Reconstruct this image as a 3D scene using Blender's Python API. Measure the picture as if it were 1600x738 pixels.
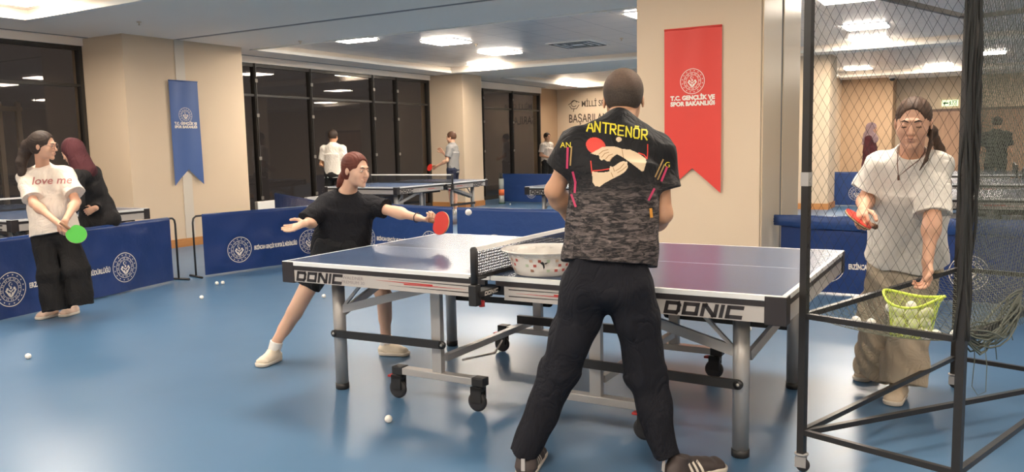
import bpy, bmesh, math, random
import numpy as np
from mathutils import Vector, Matrix
from mathutils.bvhtree import BVHTree

for o in list(bpy.data.objects): bpy.data.objects.remove(o)
SC = bpy.context.scene
COL = SC.collection
PI = math.pi
# ------------------------------------------------------------------ camera
CX, CY, CZ, YAW, PITCH, ROLL, FPX = 2.0304, -4.0344, 1.3757, -0.5269, 0.1103, -0.0215, 1273.83
C0 = np.array([CX, CY, CZ])
FW = np.array([math.sin(YAW)*math.cos(PITCH), math.cos(YAW)*math.cos(PITCH), -math.sin(PITCH)])
_r0 = np.array([math.cos(YAW), -math.sin(YAW), 0.]); _u0 = np.cross(_r0, FW)
RT = math.cos(ROLL)*_r0+math.sin(ROLL)*_u0; UP = -math.sin(ROLL)*_r0+math.cos(ROLL)*_u0
cd = bpy.data.cameras.new('camera'); cam = bpy.data.objects.new('camera', cd); COL.objects.link(cam)
cd.sensor_width = 36; cd.lens = FPX*36/1600; cd.clip_start = .05; cd.clip_end = 200
cam.matrix_world = Matrix(((RT[0], UP[0], -FW[0], CX), (RT[1], UP[1], -FW[1], CY), (RT[2], UP[2], -FW[2], CZ), (0, 0, 0, 1)))
SC.camera = cam
# ------------------------------------------------------------------ world, exposure
W = bpy.data.worlds.new('night'); SC.world = W; W.use_nodes = True
W.node_tree.nodes['Background'].inputs[0].default_value = (.30, .25, .23, 1)
W.node_tree.nodes['Background'].inputs[1].default_value = .07
SC.view_settings.view_transform = 'Standard'; SC.view_settings.look = 'None'
SC.view_settings.gamma = 1; SC.view_settings.use_curve_mapping = False
SC.view_settings.exposure = 1.08
LAMP = 38.0
LAMPCOL = (1.0, .875, .735)

def at(u, v, x=None, y=None, z=None):
    """the point of the place that the photograph shows at u, v, on a plane of the room"""
    d = FW+RT*((u-800)/FPX)-UP*((v-369)/FPX)
    if x is not None: t = (x-C0[0])/d[0]
    elif y is not None: t = (y-C0[1])/d[1]
    else: t = (z-C0[2])/d[2]
    return C0+d*t
A = np.array
def nrm(v): v = np.asarray(v, float); return v/np.linalg.norm(v)

# ------------------------------------------------------------------ materials
def lin(c):
    c = c/255; return c/12.92 if c <= .04045 else ((c+.055)/1.055)**2.4
def rgb(*c): return (lin(c[0]), lin(c[1]), lin(c[2]), 1)
class NT:
    def __init__(s, name):
        s.m = bpy.data.materials.new(name); s.m.use_nodes = True; s.t = s.m.node_tree; s.n = s.t.nodes
        s.b = s.n['Principled BSDF']
    def new(s, ty, **k):
        n = s.n.new(ty)
        for a, b in k.items(): setattr(n, a, b)
        return n
    def lk(s, a, b): s.t.links.new(a, b)
    def math(s, op, a, b=None, c=None):
        n = s.new('ShaderNodeMath', operation=op)
        for i, v in enumerate((a, b, c)):
            if v is None: continue
            if isinstance(v, (int, float)): n.inputs[i].default_value = v
            else: s.lk(v, n.inputs[i])
        return n.outputs[0]
    def mix(s, f, a, b):
        n = s.new('ShaderNodeMix', data_type='RGBA')
        for i, v in ((0, f), (6, a), (7, b)):
            if isinstance(v, (int, float, tuple)): n.inputs[i].default_value = v
            else: s.lk(v, n.inputs[i])
        return n.outputs[2]
    def co(s, which='Object'): return s.new('ShaderNodeTexCoord').outputs[which]
    def noise(s, scale, detail=2, rough=.5, vec=None, dist=0):
        n = s.new('ShaderNodeTexNoise'); n.inputs['Scale'].default_value = scale; n.inputs['Detail'].default_value = detail
        n.inputs['Roughness'].default_value = rough; n.inputs['Distortion'].default_value = dist
        s.lk(vec if vec is not None else s.co(), n.inputs['Vector']); return n.outputs[0]
    def bump(s, h, st=.3, d=.01):
        n = s.new('ShaderNodeBump'); n.inputs['Strength'].default_value = st; n.inputs['Distance'].default_value = d
        s.lk(h, n.inputs['Height']); s.lk(n.outputs[0], s.b.inputs['Normal'])
    def mapping(s, scale):
        n = s.new('ShaderNodeMapping'); n.inputs['Scale'].default_value = scale; s.lk(s.co(), n.inputs[0]); return n.outputs[0]
MC = {}
def mat(name, col, rough=.6, metal=0., spec=.5, nscale=0, namt=.12, bscale=0, bst=.3, bd=.005, stretch=None, sss=0, coat=0):
    if name in MC: return MC[name]
    T = NT(name); b = T.b
    b.inputs['Roughness'].default_value = rough; b.inputs['Metallic'].default_value = metal
    b.inputs['Specular IOR Level'].default_value = spec
    b.inputs['Coat Weight'].default_value = coat
    vec = T.mapping(stretch) if stretch else None
    if nscale:
        f = T.noise(nscale, 3, vec=vec)
        d = tuple(c*(1-namt) for c in col[:3])+(1,); e = tuple(min(1, c*(1+namt)) for c in col[:3])+(1,)
        T.lk(T.mix(f, d, e), b.inputs['Base Color'])
    else: b.inputs['Base Color'].default_value = col
    if bscale: T.bump(T.noise(bscale, 4, vec=vec), bst, bd)
    if sss:
        b.inputs['Subsurface Weight'].default_value = sss; b.inputs['Subsurface Radius'].default_value = (.01, .004, .002)
    MC[name] = T.m; return T.m

M_wall = mat('beige_wall_paint', (.66, .52, .37, 1), .75, nscale=1.2, namt=.04, bscale=60, bst=.08)
M_wall2 = mat('ochre_wall_paint', (.50, .34, .21, 1), .7, nscale=1.2, namt=.05, bscale=60, bst=.08)
M_soffit = mat('white_plasterboard', (.95, .86, .755, 1), .7, nscale=.8, namt=.03)
M_rim = mat('white_ceiling_rim', (.92, .88, .80, 1), .55)
M_joint = mat('grey_joint_rubber', (.22, .21, .20, 1), .6)
M_alu = mat('brushed_aluminium', (.80, .66, .48, 1), .36, .15, bscale=30, bst=.1, stretch=(1, 1, .05))
M_wood = mat('orange_wood_skirting', (.50, .22, .07, 1), .45, nscale=4, namt=.25, stretch=(1, 1, 12))
M_door = mat('door_wood', (.40, .24, .15, 1), .5, nscale=3, namt=.3, stretch=(6, 6, .6))
M_black = mat('black_plastic', (.018, .017, .017, 1), .45)
M_blackmetal = mat('black_painted_steel', (.022, .020, .019, 1), .4, bscale=80, bst=.1)
M_frame = mat('dark_window_frame', (.03, .027, .024, 1), .35)
M_white = mat('white_plastic', (.78, .76, .72, 1), .4)
M_grey = mat('mid_grey_paint', (.25, .25, .25, 1), .5)

def floor_mat():
    T = NT('blue_sports_vinyl'); b = T.b
    n1 = T.noise(.5, 3); n2 = T.noise(6, 4)
    c = T.mix(n1, (.060, .138, .245, 1), (.078, .162, .275, 1))
    c = T.mix(T.math('MULTIPLY', n2, .12), c, (.10, .165, .24, 1))
    T.lk(c, b.inputs['Base Color'])
    rr = T.math('ADD', T.math('MULTIPLY', T.noise(2.5, 3), .05), .32); T.lk(rr, b.inputs['Roughness'])
    b.inputs['Specular IOR Level'].default_value = .52
    return T.m
M_floor = floor_mat()
def tile_mat():
    T = NT('metal_ceiling_tiles'); b = T.b
    co = T.co(); sp = T.new('ShaderNodeSeparateXYZ'); T.lk(co, sp.inputs[0])
    def line(o, per, w):
        f = T.math('FRACT', T.math('DIVIDE', o, per)); return T.math('LESS_THAN', f, w)
    g = T.math('MAXIMUM', line(sp.outputs[0], .6, .02), line(sp.outputs[1], .6, .02))
    ribs = T.noise(30, 2, vec=T.mapping((.12, 1, 1)))
    c = T.mix(g, T.mix(ribs, (.66, .62, .59, 1), (.82, .77, .72, 1)), (.40, .38, .36, 1))
    T.lk(c, b.inputs['Base Color']); b.inputs['Metallic'].default_value = .15; b.inputs['Roughness'].default_value = .36
    T.bump(ribs, .25, .01)
    return T.m
M_tile = tile_mat()
def glass_mat():
    T = NT('night_window_glass'); T.n.remove(T.b)
    g = T.new('ShaderNodeBsdfGlossy'); g.inputs['Roughness'].default_value = .02; g.inputs[0].default_value = (.9, .85, .8, 1)
    t = T.new('ShaderNodeBsdfTransparent'); t.inputs[0].default_value = (.78, .74, .70, 1)
    f = T.new('ShaderNodeFresnel'); f.inputs[0].default_value = 1.5
    m = T.new('ShaderNodeMixShader'); T.lk(f.outputs[0], m.inputs[0]); T.lk(t.outputs[0], m.inputs[1]); T.lk(g.outputs[0], m.inputs[2])
    T.lk(m.outputs[0], T.n['Material Output'].inputs[0]); return T.m
M_glass = glass_mat()
def emis(name, col, st):
    T = NT(name); T.b.inputs['Base Color'].default_value = (.8, .8, .8, 1)
    T.b.inputs['Emission Color'].default_value = col+(1,); T.b.inputs['Emission Strength'].default_value = st
    return T.m
M_lamp = emis('lit_lamp_diffuser', LAMPCOL, LAMP)

# ------------------------------------------------------------------ object helpers
def link(o, parent=None):
    COL.objects.link(o)
    if parent is not None: o.parent = parent
    return o
def tag(o, label, cat, group=None, kind=None):
    if label: o['label'] = label
    if cat: o['category'] = cat
    if group: o['group'] = group
    if kind: o['kind'] = kind
    return o
def thing(name, label, cat, loc=(0, 0, 0), rz=0, group=None):
    o = bpy.data.objects.new(name, None); COL.objects.link(o); o.empty_display_size = .1
    o.location = tuple(float(c) for c in loc); o.rotation_euler = (0, 0, rz); return tag(o, label, cat, group)
def mesh_obj(name, V, F, m, parent=None, smooth=False, mi=None):
    me = bpy.data.meshes.new(name); me.from_pydata([tuple(map(float, v)) for v in V], [], [tuple(map(int, f)) for f in F]); me.update()
    for mm in (m if isinstance(m, (list, tuple)) else [m]): me.materials.append(mm)
    if smooth: me.polygons.foreach_set('use_smooth', [True]*len(me.polygons))
    if mi is not None: me.polygons.foreach_set('material_index', mi)
    return link(bpy.data.objects.new(name, me), parent)
class MB:
    """collects boxes, tubes and lathes into one mesh"""
    def __init__(s): s.V = []; s.F = []; s.MI = []; s.mi = 0; s.S = []
    def add(s, V, F, smooth=False):
        n = len(s.V); s.V += [tuple(map(float, v)) for v in V]; s.F += [tuple(int(i)+n for i in f) for f in F]
        s.MI += [s.mi]*len(F); s.S += [smooth]*len(F); return s
    def box(s, x0, x1, y0, y1, z0, z1, bev=0):
        if bev <= 0:
            V = [(x, y, z) for x in (x0, x1) for y in (y0, y1) for z in (z0, z1)]
            return s.add(V, [(0, 1, 3, 2), (4, 6, 7, 5), (0, 4, 5, 1), (2, 3, 7, 6), (0, 2, 6, 4), (1, 5, 7, 3)])
        bm = bmesh.new(); bmesh.ops.create_cube(bm, size=1)
        for v in bm.verts: v.co = Vector(((x0+x1)/2+v.co.x*(x1-x0), (y0+y1)/2+v.co.y*(y1-y0), (z0+z1)/2+v.co.z*(z1-z0)))
        bmesh.ops.bevel(bm, geom=list(bm.edges), offset=bev, segments=2, affect='EDGES', profile=.5)
        bm.verts.index_update(); V = [tuple(v.co) for v in bm.verts]; F = [[v.index for v in f.verts] for f in bm.faces]; bm.free()
        return s.add(V, F)
    def obox(s, a, b, w, h, up=(0, 0, 1)):
        """bar of section w x h from a to b"""
        a = A(a, float); b = A(b, float); d = nrm(b-a); u = A(up, float)
        if abs(d@nrm(u)) > .98: u = A([0, 1, 0.])
        sd = nrm(np.cross(d, u)); u = np.cross(sd, d)
        V = [p+sd*i*w/2+u*j*h/2 for p in (a, b) for i, j in ((-1, -1), (1, -1), (1, 1), (-1, 1))]
        return s.add(V, [(3, 2, 1, 0), (4, 5, 6, 7), (0, 1, 5, 4), (1, 2, 6, 5), (2, 3, 7, 6), (3, 0, 4, 7)])
    def tube(s, pts, r, n=8, caps=True, smooth=True, closed=False):
        pts = [A(p, float) for p in pts]; V = []; F = []; N = len(pts)
        rr = r if isinstance(r, (list, tuple)) else [r]*N
        prev = None
        for i, p in enumerate(pts):
            if closed: d = nrm(pts[(i+1) % N]-pts[i-1])
            else: d = nrm(pts[min(i+1, N-1)]-pts[max(i-1, 0)])
            if prev is None:
                u = A([0, 0, 1.]) if abs(d[2]) < .9 else A([1., 0, 0])
            else: u = prev
            sd = nrm(np.cross(d, u)); u = np.cross(sd, d); prev = u
            for k in range(n):
                a = 2*PI*k/n; V.append(p+rr[i]*(sd*math.cos(a)+u*math.sin(a)))
        for i in range(N if closed else N-1):
            j = (i+1) % N
            for k in range(n): F.append((i*n+k, i*n+(k+1) % n, j*n+(k+1) % n, j*n+k))
        if caps and not closed:
            F.append(tuple(range(n-1, -1, -1))); F.append(tuple((N-1)*n+k for k in range(n)))
        return s.add(V, F, smooth)
    def lathe(s, prof, c=(0, 0, 0), n=24, axis=(0, 0, 1), smooth=True):
        ax = nrm(axis); t = A([1., 0, 0]) if abs(ax[0]) < .9 else A([0, 1., 0]); e1 = nrm(np.cross(ax, t)); e2 = np.cross(ax, e1)
        c = A(c, float); V = []; F = []
        for r, h in prof:
            for k in range(n):
                a = 2*PI*k/n; V.append(c+ax*h+r*(e1*math.cos(a)+e2*math.sin(a)))
        for i in range(len(prof)-1):
            for k in range(n): F.append((i*n+k, i*n+(k+1) % n, (i+1)*n+(k+1) % n, (i+1)*n+k))
        if prof[0][0] > 1e-6: F.append(tuple(range(n-1, -1, -1)))
        if prof[-1][0] > 1e-6: F.append(tuple((len(prof)-1)*n+k for k in range(n)))
        return s.add(V, F, smooth)
    def build(s, name, m, parent=None):
        o = mesh_obj(name, s.V, s.F, m, parent, mi=s.MI if isinstance(m, (list, tuple)) else None)
        o.data.polygons.foreach_set('use_smooth', s.S); return o
def struct(o): o['kind'] = 'structure'; return o
def box(name, x0, x1, y0, y1, z0, z1, m, parent=None, bev=0): return MB().box(x0, x1, y0, y1, z0, z1, bev).build(name, m, parent)
def copy_tree(o, parent=None):
    c = o.copy(); COL.objects.link(c)
    if parent is not None: c.parent = parent
    for ch in list(o.children): copy_tree(ch, c)
    return c

# ------------------------------------------------------------------ 2-D shapes for writing and marks: list of (verts2d, faces)
def text2d(s, size=1., embolden=0., xs=1., shear=0., align='CENTER'):
    cu = bpy.data.curves.new('t', 'FONT'); cu.body = s; cu.size = size; cu.align_x = align; cu.align_y = 'CENTER'
    cu.offset = embolden; cu.resolution_u = 3
    o = bpy.data.objects.new('t', cu); COL.objects.link(o)
    dg = bpy.context.evaluated_depsgraph_get(); me = o.evaluated_get(dg).to_mesh()
    V = [(v.co.x*xs+shear*v.co.y, v.co.y) for v in me.vertices]; F = [tuple(p.vertices) for p in me.polygons]
    o.evaluated_get(dg).to_mesh_clear(); bpy.data.objects.remove(o); bpy.data.curves.remove(cu)
    return V, F
class D2:
    def __init__(s): s.V = []; s.F = []
    def add(s, VF, ox=0, oy=0, k=1.):
        n = len(s.V); s.V += [(x*k+ox, y*k+oy) for x, y in VF[0]]; s.F += [tuple(i+n for i in f) for f in VF[1]]; return s
    def ring(s, cx, cy, r0, r1, n=48, a0=0, a1=2*PI):
        V = []; F = []; 
        for i in range(n+1):
            a = a0+(a1-a0)*i/n; V += [(cx+r0*math.cos(a), cy+r0*math.sin(a)), (cx+r1*math.cos(a), cy+r1*math.sin(a))]
        for i in range(n): F.append((2*i, 2*i+1, 2*i+3, 2*i+2))
        return s.add((V, F))
    def poly(s, pts): return s.add((list(pts), [tuple(range(len(pts)))]))
    def disc(s, cx, cy, r, n=12, ry=None): return s.poly([(cx+r*math.cos(2*PI*i/n), cy+(ry or r)*math.sin(2*PI*i/n)) for i in range(n)])
    def line(s, pts, w, sub=0):
        for (x0, y0), (x1, y1) in zip(pts[:-1], pts[1:]):
            L = math.hypot(x1-x0, y1-y0); dx, dy = (x1-x0)/L, (y1-y0)/L; nx, ny = -dy*w/2, dx*w/2
            x0 -= dx*w/2; y0 -= dy*w/2; x1 += dx*w/2; y1 += dy*w/2
            k = max(1, int(L/sub)) if sub else 1
            V = []; F = []
            for i in range(k+1):
                t = i/k; x = x0+(x1-x0)*t; y = y0+(y1-y0)*t; V += [(x+nx, y+ny), (x-nx, y-ny)]
            for i in range(k): F.append((2*i, 2*i+1, 2*i+3, 2*i+2))
            s.add((V, F))
        return s
def put2d(name, d, fn, m, parent):
    V, F = (d.V, d.F) if isinstance(d, D2) else d
    return mesh_obj(name, [fn(x, y) for x, y in V], F, m, parent)
def emblem2d():
    d = D2()
    d.ring(0, 0, .955, 1.0, 56)
    for i in range(16):
        a = 2*PI*(i+.5)/16; cx, cy = .84*math.cos(a), .84*math.sin(a); p = []
        for k in range(10):
            r = .062 if k % 2 == 0 else .028; b = a+PI*k/5; p.append((cx+r*math.cos(b), cy+r*math.sin(b)))
        d.poly(p)
    d.ring(0, 0, .68, .71, 40); d.ring(0, 0, .50, .525, 36)
    for i in range(36):
        a = 2*PI*i/36
        if i % 3 != 2: d.line([(.56*math.cos(a), .56*math.sin(a)), (.65*math.cos(a), .65*math.sin(a))], .035)
    # crescent and star
    n = 14; p = []
    for i in range(n+1):
        a = .7+(2*PI-1.4)*i/n; p.append((-.02+.14*math.cos(a), .29+.14*math.sin(a)))
    q = []
    for i in range(n+1):
        a = .95+(2*PI-1.9)*i/n; q.append((.015+.115*math.cos(a), .29+.112*math.sin(a)))
    V = []; F = []
    for a, b in zip(p, q): V += [a, b]
    for i in range(n): F.append((2*i, 2*i+1, 2*i+3, 2*i+2))
    d.add((V, F)); d.disc(.07, .29, .04, 5)
    # three figures with raised arms
    for cx, cy, r in ((-.24, .04, .085), (.24, .04, .085), (0, .08, .07)): d.disc(cx, cy, r, 12)
    d.line([(-.33, -.06), (-.20, -.22), (-.10, -.36)], .10); d.line([(.33, -.06), (.20, -.22), (.10, -.36)], .10)
    d.line([(-.12, -.04), (0, -.13), (.12, -.04)], .07); d.line([(-.09, -.22), (-.03, -.42)], .08); d.line([(.09, -.22), (.03, -.42)], .08)
    return d
EMB = emblem2d()
# blocky wide letters of the table maker's sign, as strokes in a 1-high cell
def donic2d(h=1.):
    d = D2(); w = .29; x = 0
    def L(pts, o): 
        d.line([(px+o, py) for px, py in pts], w)
    i = w/2; W1 = 1.25
    L([(i, i), (W1-i-.1, i), (W1-i, .3), (W1-i, .7), (W1-i-.1, 1-i), (i, 1-i), (i, i)], x); x += W1+.16
    L([(i, i), (W1-i, i), (W1-i, 1-i), (i, 1-i), (i, i)], x); x += W1+.16
    L([(i, i), (i, 1-i), (i+.14, 1-i), (W1-i-.14, i), (W1-i, i), (W1-i, 1-i)], x); x += W1+.16
    L([(i, i), (i, 1-i)], x); x += w+.16
    L([(W1-i, 1-i), (i, 1-i), (i, i), (W1-i, i)], x); x += W1
    d.V = [((px-x/2+.22*(py-.5))*h, (py-.5)*h) for px, py in d.V]
    return d

# ------------------------------------------------------------------ distance-field modelling (bodies, clothes, hair)
def _smin(a, b, k):
    h = np.maximum(k-np.abs(a-b), 0)/k; return np.minimum(a, b)-h*h*k*.25
class Sdf:
    def __init__(s, lo, hi, h):
        s.lo = A(lo, float); s.h = h; n = np.ceil((A(hi, float)-s.lo)/h).astype(int)+1
        s.ax = [np.float32(s.lo[i]+h*np.arange(n[i])) for i in range(3)]; s.n = n
        s.G = np.full(tuple(n), .06, np.float32)
    def sub(s, lo, hi):
        a = np.clip(np.floor((lo-s.lo)/s.h).astype(int), 0, s.n-1); b = np.clip(np.ceil((hi-s.lo)/s.h).astype(int)+1, 0, s.n)
        if (b <= a).any(): return None, None, None, None
        sl = tuple(slice(a[i], b[i]) for i in range(3))
        return sl, s.ax[0][sl[0]][:, None, None], s.ax[1][sl[1]][None, :, None], s.ax[2][sl[2]][None, None, :]
    def _put(s, sl, d, k, op):
        g = s.G[sl]
        if op == 'u': s.G[sl] = _smin(g, d, k)
        elif op == 's': s.G[sl] = -_smin(-g, d, k)
    def ec(s, a, b, wa, wb=None, da=None, db=None, x=None, flat=False, k=.02, op='u'):
        """tapered bar with elliptical section: half width w along x, half depth d across"""
        a = A(a, float); b = A(b, float); wb = wa if wb is None else wb; da = wa if da is None else da; db = (wb if da == wa else da) if db is None else db
        R = max(wa, wb, da, db)+k+.015
        sl, X, Y, Z = s.sub(np.minimum(a, b)-R, np.maximum(a, b)+R)
        if sl is None: return s
        L = np.linalg.norm(b-a); n = (b-a)/L
        xx = A([1., 0, 0]) if x is None else A(x, float)
        xx = xx-n*(xx@n)
        if np.linalg.norm(xx) < 1e-3: xx = A([0, 1., 0])-n*n[1]
        xx = nrm(xx); yy = np.cross(n, xx)
        dx, dy, dz = X-a[0], Y-a[1], Z-a[2]
        al = dx*n[0]+dy*n[1]+dz*n[2]; t = np.clip(al/L, 0, 1); axd = al-t*L
        px = dx*xx[0]+dy*xx[1]+dz*xx[2]; py = dx*yy[0]+dy*yy[1]+dz*yy[2]
        w = wa+(wb-wa)*t; dd = da+(db-da)*t; m = np.minimum(w, dd)
        if flat: d = np.maximum((np.sqrt((px/w)**2+(py/dd)**2)-1)*m, np.abs(al-L/2)-L/2)
        else: d = (np.sqrt((px/w)**2+(py/dd)**2+(axd/m)**2)-1)*m
        s._put(sl, d.astype(np.float32), k, op); return s
    def el(s, c, r, M=None, k=.02, op='u'):
        c = A(c, float); r = A([r]*3 if np.isscalar(r) else r, float); R = r.max()+k+.015
        sl, X, Y, Z = s.sub(c-R, c+R)
        if sl is None: return s
        M = np.eye(3) if M is None else M
        dx, dy, dz = X-c[0], Y-c[1], Z-c[2]; k0 = 0; k1 = 0
        for i in range(3):
            q = (dx*M[0, i]+dy*M[1, i]+dz*M[2, i])/r[i]; k0 = k0+q*q; k1 = k1+(q/r[i])**2
        k0 = np.sqrt(k0); d = k0*(k0-1)/np.maximum(np.sqrt(k1), 1e-6)
        s._put(sl, d.astype(np.float32), k, op); return s
    def chain(s, pts, rs, k=.01, **kw):
        for i in range(len(pts)-1): s.ec(pts[i], pts[i+1], rs[i], rs[i+1], k=k, **kw)
        return s
    def cut(s, p, n):
        """keep the side that n points away from"""
        n = nrm(n); p = A(p, float)
        d = (s.ax[0]-p[0])[:, None, None]*n[0]+(s.ax[1]-p[1])[None, :, None]*n[1]+(s.ax[2]-p[2])[None, None, :]*n[2]
        s.G = np.maximum(s.G, d.astype(np.float32)); return s
    def disp(s, fn):
        I = np.nonzero(np.abs(s.G) < .03); P = [s.ax[i][I[i]] for i in range(3)]
        s.G[I] += fn(*P).astype(np.float32); return s
    def mesh(s):
        G = s.G; S = G < 0
        S[0] = S[-1] = False; S[:, 0] = S[:, -1] = False; S[:, :, 0] = S[:, :, -1] = False
        G = np.where(S, np.minimum(G, -1e-6), np.maximum(G, 1e-6))
        c = S[:-1, :-1, :-1].astype(np.uint8)
        for o in [(0, 0, 1), (0, 1, 0), (0, 1, 1), (1, 0, 0), (1, 0, 1), (1, 1, 0), (1, 1, 1)]:
            c = c+S[o[0]:S.shape[0]-1+o[0], o[1]:S.shape[1]-1+o[1], o[2]:S.shape[2]-1+o[2]]
        I = np.nonzero((c > 0) & (c < 8)); idx = -np.ones(c.shape, np.int64); N = len(I[0]); idx[I] = np.arange(N)
        acc = np.zeros((N, 3)); cnt = np.zeros(N)
        cor = [(i, j, k) for i in (0, 1) for j in (0, 1) for k in (0, 1)]
        vals = {o: G[I[0]+o[0], I[1]+o[1], I[2]+o[2]] for o in cor}
        for o in cor:
            for ax in range(3):
                if o[ax]: continue
                p = list(o); p[ax] = 1; p = tuple(p); va, vb = vals[o], vals[p]; m = (va < 0) != (vb < 0)
                t = va[m]/(va[m]-vb[m]); q = np.tile(A(o, float), (m.sum(), 1)); q[:, ax] += t
                acc[m] += q; cnt[m] += 1
        V = (np.stack(I, 1)+acc/cnt[:, None])*s.h+s.lo
        Fs = []
        for ax in range(3):
            b, c2 = [(1, 2), (2, 0), (0, 1)][ax]
            sa = [slice(None)]*3; sb = [slice(None)]*3; sa[ax] = slice(0, -1); sb[ax] = slice(1, None)
            a_, b_ = S[tuple(sa)], S[tuple(sb)]; E = np.nonzero(a_ != b_); ins = a_[E]
            E = np.stack(E, 1)
            def cell(db, dc): q = E.copy(); q[:, b] += db; q[:, c2] += dc; return idx[q[:, 0], q[:, 1], q[:, 2]]
            Q = np.stack([cell(-1, -1), cell(0, -1), cell(0, 0), cell(-1, 0)], 1)
            Q[~ins] = Q[~ins][:, ::-1]; Fs.append(Q)
        return V, np.concatenate(Fs)
def np_mesh(name, V, F, m, parent=None, org=(0, 0, 0), mi=None):
    me = bpy.data.meshes.new(name); V = (V-A(org, float)).astype(np.float32)
    me.vertices.add(len(V)); me.vertices.foreach_set('co', V.ravel())
    me.loops.add(F.size); me.loops.foreach_set('vertex_index', F.ravel().astype(np.int32))
    me.polygons.add(len(F)); me.polygons.foreach_set('loop_start', np.arange(0, F.size, 4, dtype=np.int32)); me.polygons.foreach_set('loop_total', np.full(len(F), 4, np.int32))
    for mm in (m if isinstance(m, (list, tuple)) else [m]): me.materials.append(mm)
    me.polygons.foreach_set('use_smooth', np.ones(len(F), bool))
    if mi is not None: me.polygons.foreach_set('material_index', mi.astype(np.int32))
    me.update(calc_edges=True); me.validate()
    return link(bpy.data.objects.new(name, me), parent)
def folds(seed, amp=.004, f=28., dirs=None, zs=.45):
    """cloth folds: warped waves"""
    rs = np.random.RandomState(seed); W_ = [(rs.normal(size=3)*A([1, 1, zs]), rs.rand()*6.3, rs.normal(size=3)*8, rs.rand()*6.3) for _ in range(4)]
    def fn(x, y, z):
        r = 0
        for d, p, e, q in W_:
            d = d/np.linalg.norm(d)*f*(.6+.8*((p*7) % 1)); w = 1.3*np.sin(e[0]*x+e[1]*y+e[2]*z+q)
            r = r+np.sin(d[0]*x+d[1]*y+d[2]*z+p+w)
        return amp*r*.36
    return fn

# ================================================================== THE ROOM
H = 3.0; TZ = 3.12
XR, YB, YF = 8.5, -8.0, 21.5
struct(box('floor', -13, XR+.1, YB-.1, YF+.1, -.1, 0, M_floor))
trays = [(-8.0, 8.2, -7.2, 1.75), (-8.25, -1.5, 5.4, 11.1), (-1.5, 8.2, 5.4, 12.3), (-8.1, -1.65, 13.0, 17.4), (-1.45, 8.2, 12.75, 19.4)]
def build_ceiling():
    xs = sorted({-9.3, XR+.1, *[t[0] for t in trays], *[t[1] for t in trays]}); ys = sorted({YB-.1, YF+.1, 3.90, 4.0, *[t[2] for t in trays], *[t[3] for t in trays]})
    s = MB(); j = MB()
    for x0, x1 in zip(xs[:-1], xs[1:]):
        for y0, y1 in zip(ys[:-1], ys[1:]):
            cx, cy = (x0+x1)/2, (y0+y1)/2
            if any(t[0] < cx < t[1] and t[2] < cy < t[3] for t in trays): continue
            if abs(cy-3.95) < .03: j.box(x0, x1, y0, y1, H+.004, TZ); continue
            s.box(x0, x1, y0, y1, H, TZ)
    struct(s.build('ceiling', M_soffit)); struct(j.build('trim_1', M_joint))
    struct(box('ceiling', -9.3, XR+.1, YB-.1, YF+.1, TZ, TZ+.1, M_tile))
    r = MB()
    for k, (x0, x1, y0, y1) in enumerate(trays):
        w = .07
        sides = [(x0, x0+w, y0, y1), (x1-w, x1, y0, y1), (x0, x1, y0, y0+w), (x0, x1, y1-w, y1)]
        for q in sides: r.box(*q, H-.012, H+.04)
    struct(r.build('trim_2', M_rim))
    struct(MB().box(-8.93, -8.87, YB, 3.07, H-.004, H).box(-8.93, -8.87, 5.16, 11.4, H-.004, H).box(-8.93, -8.87, 12.3, 16.8, H-.004, H).build('trim_3', M_joint))
build_ceiling()
# outer walls
struct(box('wall_right', XR, XR+.1, YB, YF, 0, H, M_wall)); struct(box('wall_back', -9.1, XR, YB-.1, YB, 0, H, M_wall))
struct(box('wall_far', -1.62, XR, YF, YF+.1, 0, H, M_wall)); struct(box('wall_far', -1.62, -.22, YF-1.0, YF, 0, H, M_wall2))
struct(box('wall_far', -9.3, -1.6, 17.9, 18.0, 0, H, M_wall)); struct(box('wall_far', -1.62, -1.52, 17.9, YF, 0, H, M_wall))
struct(box('wall_left', -9.3, -9.08, 16.8, 17.9, 0, H, M_wall2))
struct(MB().box(-9.3, -9.02, YB, 3.08, 2.9, H).box(-9.3, -9.02, 5.14, 11.4, 2.9, H).box(-9.3, -9.02, 12.2, 16.8, 2.84, H).build('wall_left', M_soffit))
# columns with their wood skirting
def column(x0, x1, y0, y1, label):
    t = MB(); t.box(x0, x1, y0, y1, .12, H)
    o = t.build('column', M_wall); struct(o); tag(o, label, 'column')
    k = MB(); w = .018
    k.box(x0-w, x1+w, y0-w, y1+w, 0, .12); s = k.build('skirting', M_wood, o); return o
cA = column(-9.3, -8.15, 3.08, 5.14, 'broad beige column on the window side with the blue pennant banner')
MB().box(-8.15, -8.140, 3.90, 4.06, .12, H).build('joint_cover', mat('pale_joint_cover', (.62, .55, .46, 1), .5), cA)
cB = column(-9.3, -8.15, 11.4, 12.2, 'beige column between the second and third dark windows')
cC = column(-.78, .34, 3.15, 4.80, 'big beige column carrying the red pennant banner')
m = MB(); m.box(.34, .352, 3.20, 3.90, .12, H).box(.34, .352, 4.0, 4.78, .12, H); m.build('metal_cover', M_alu, cC)
box('joint', .338, .343, 3.90, 4.0, .12, H, M_joint, cC)
cD = column(-1.62, -.62, 12.8, 13.6, 'distant beige column seen behind the ball cage')
MB().box(-9.02, -8.90, 12.2, 12.34, 0, 2.84).build('trim_4', M_rim)['kind'] = 'structure'
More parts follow.
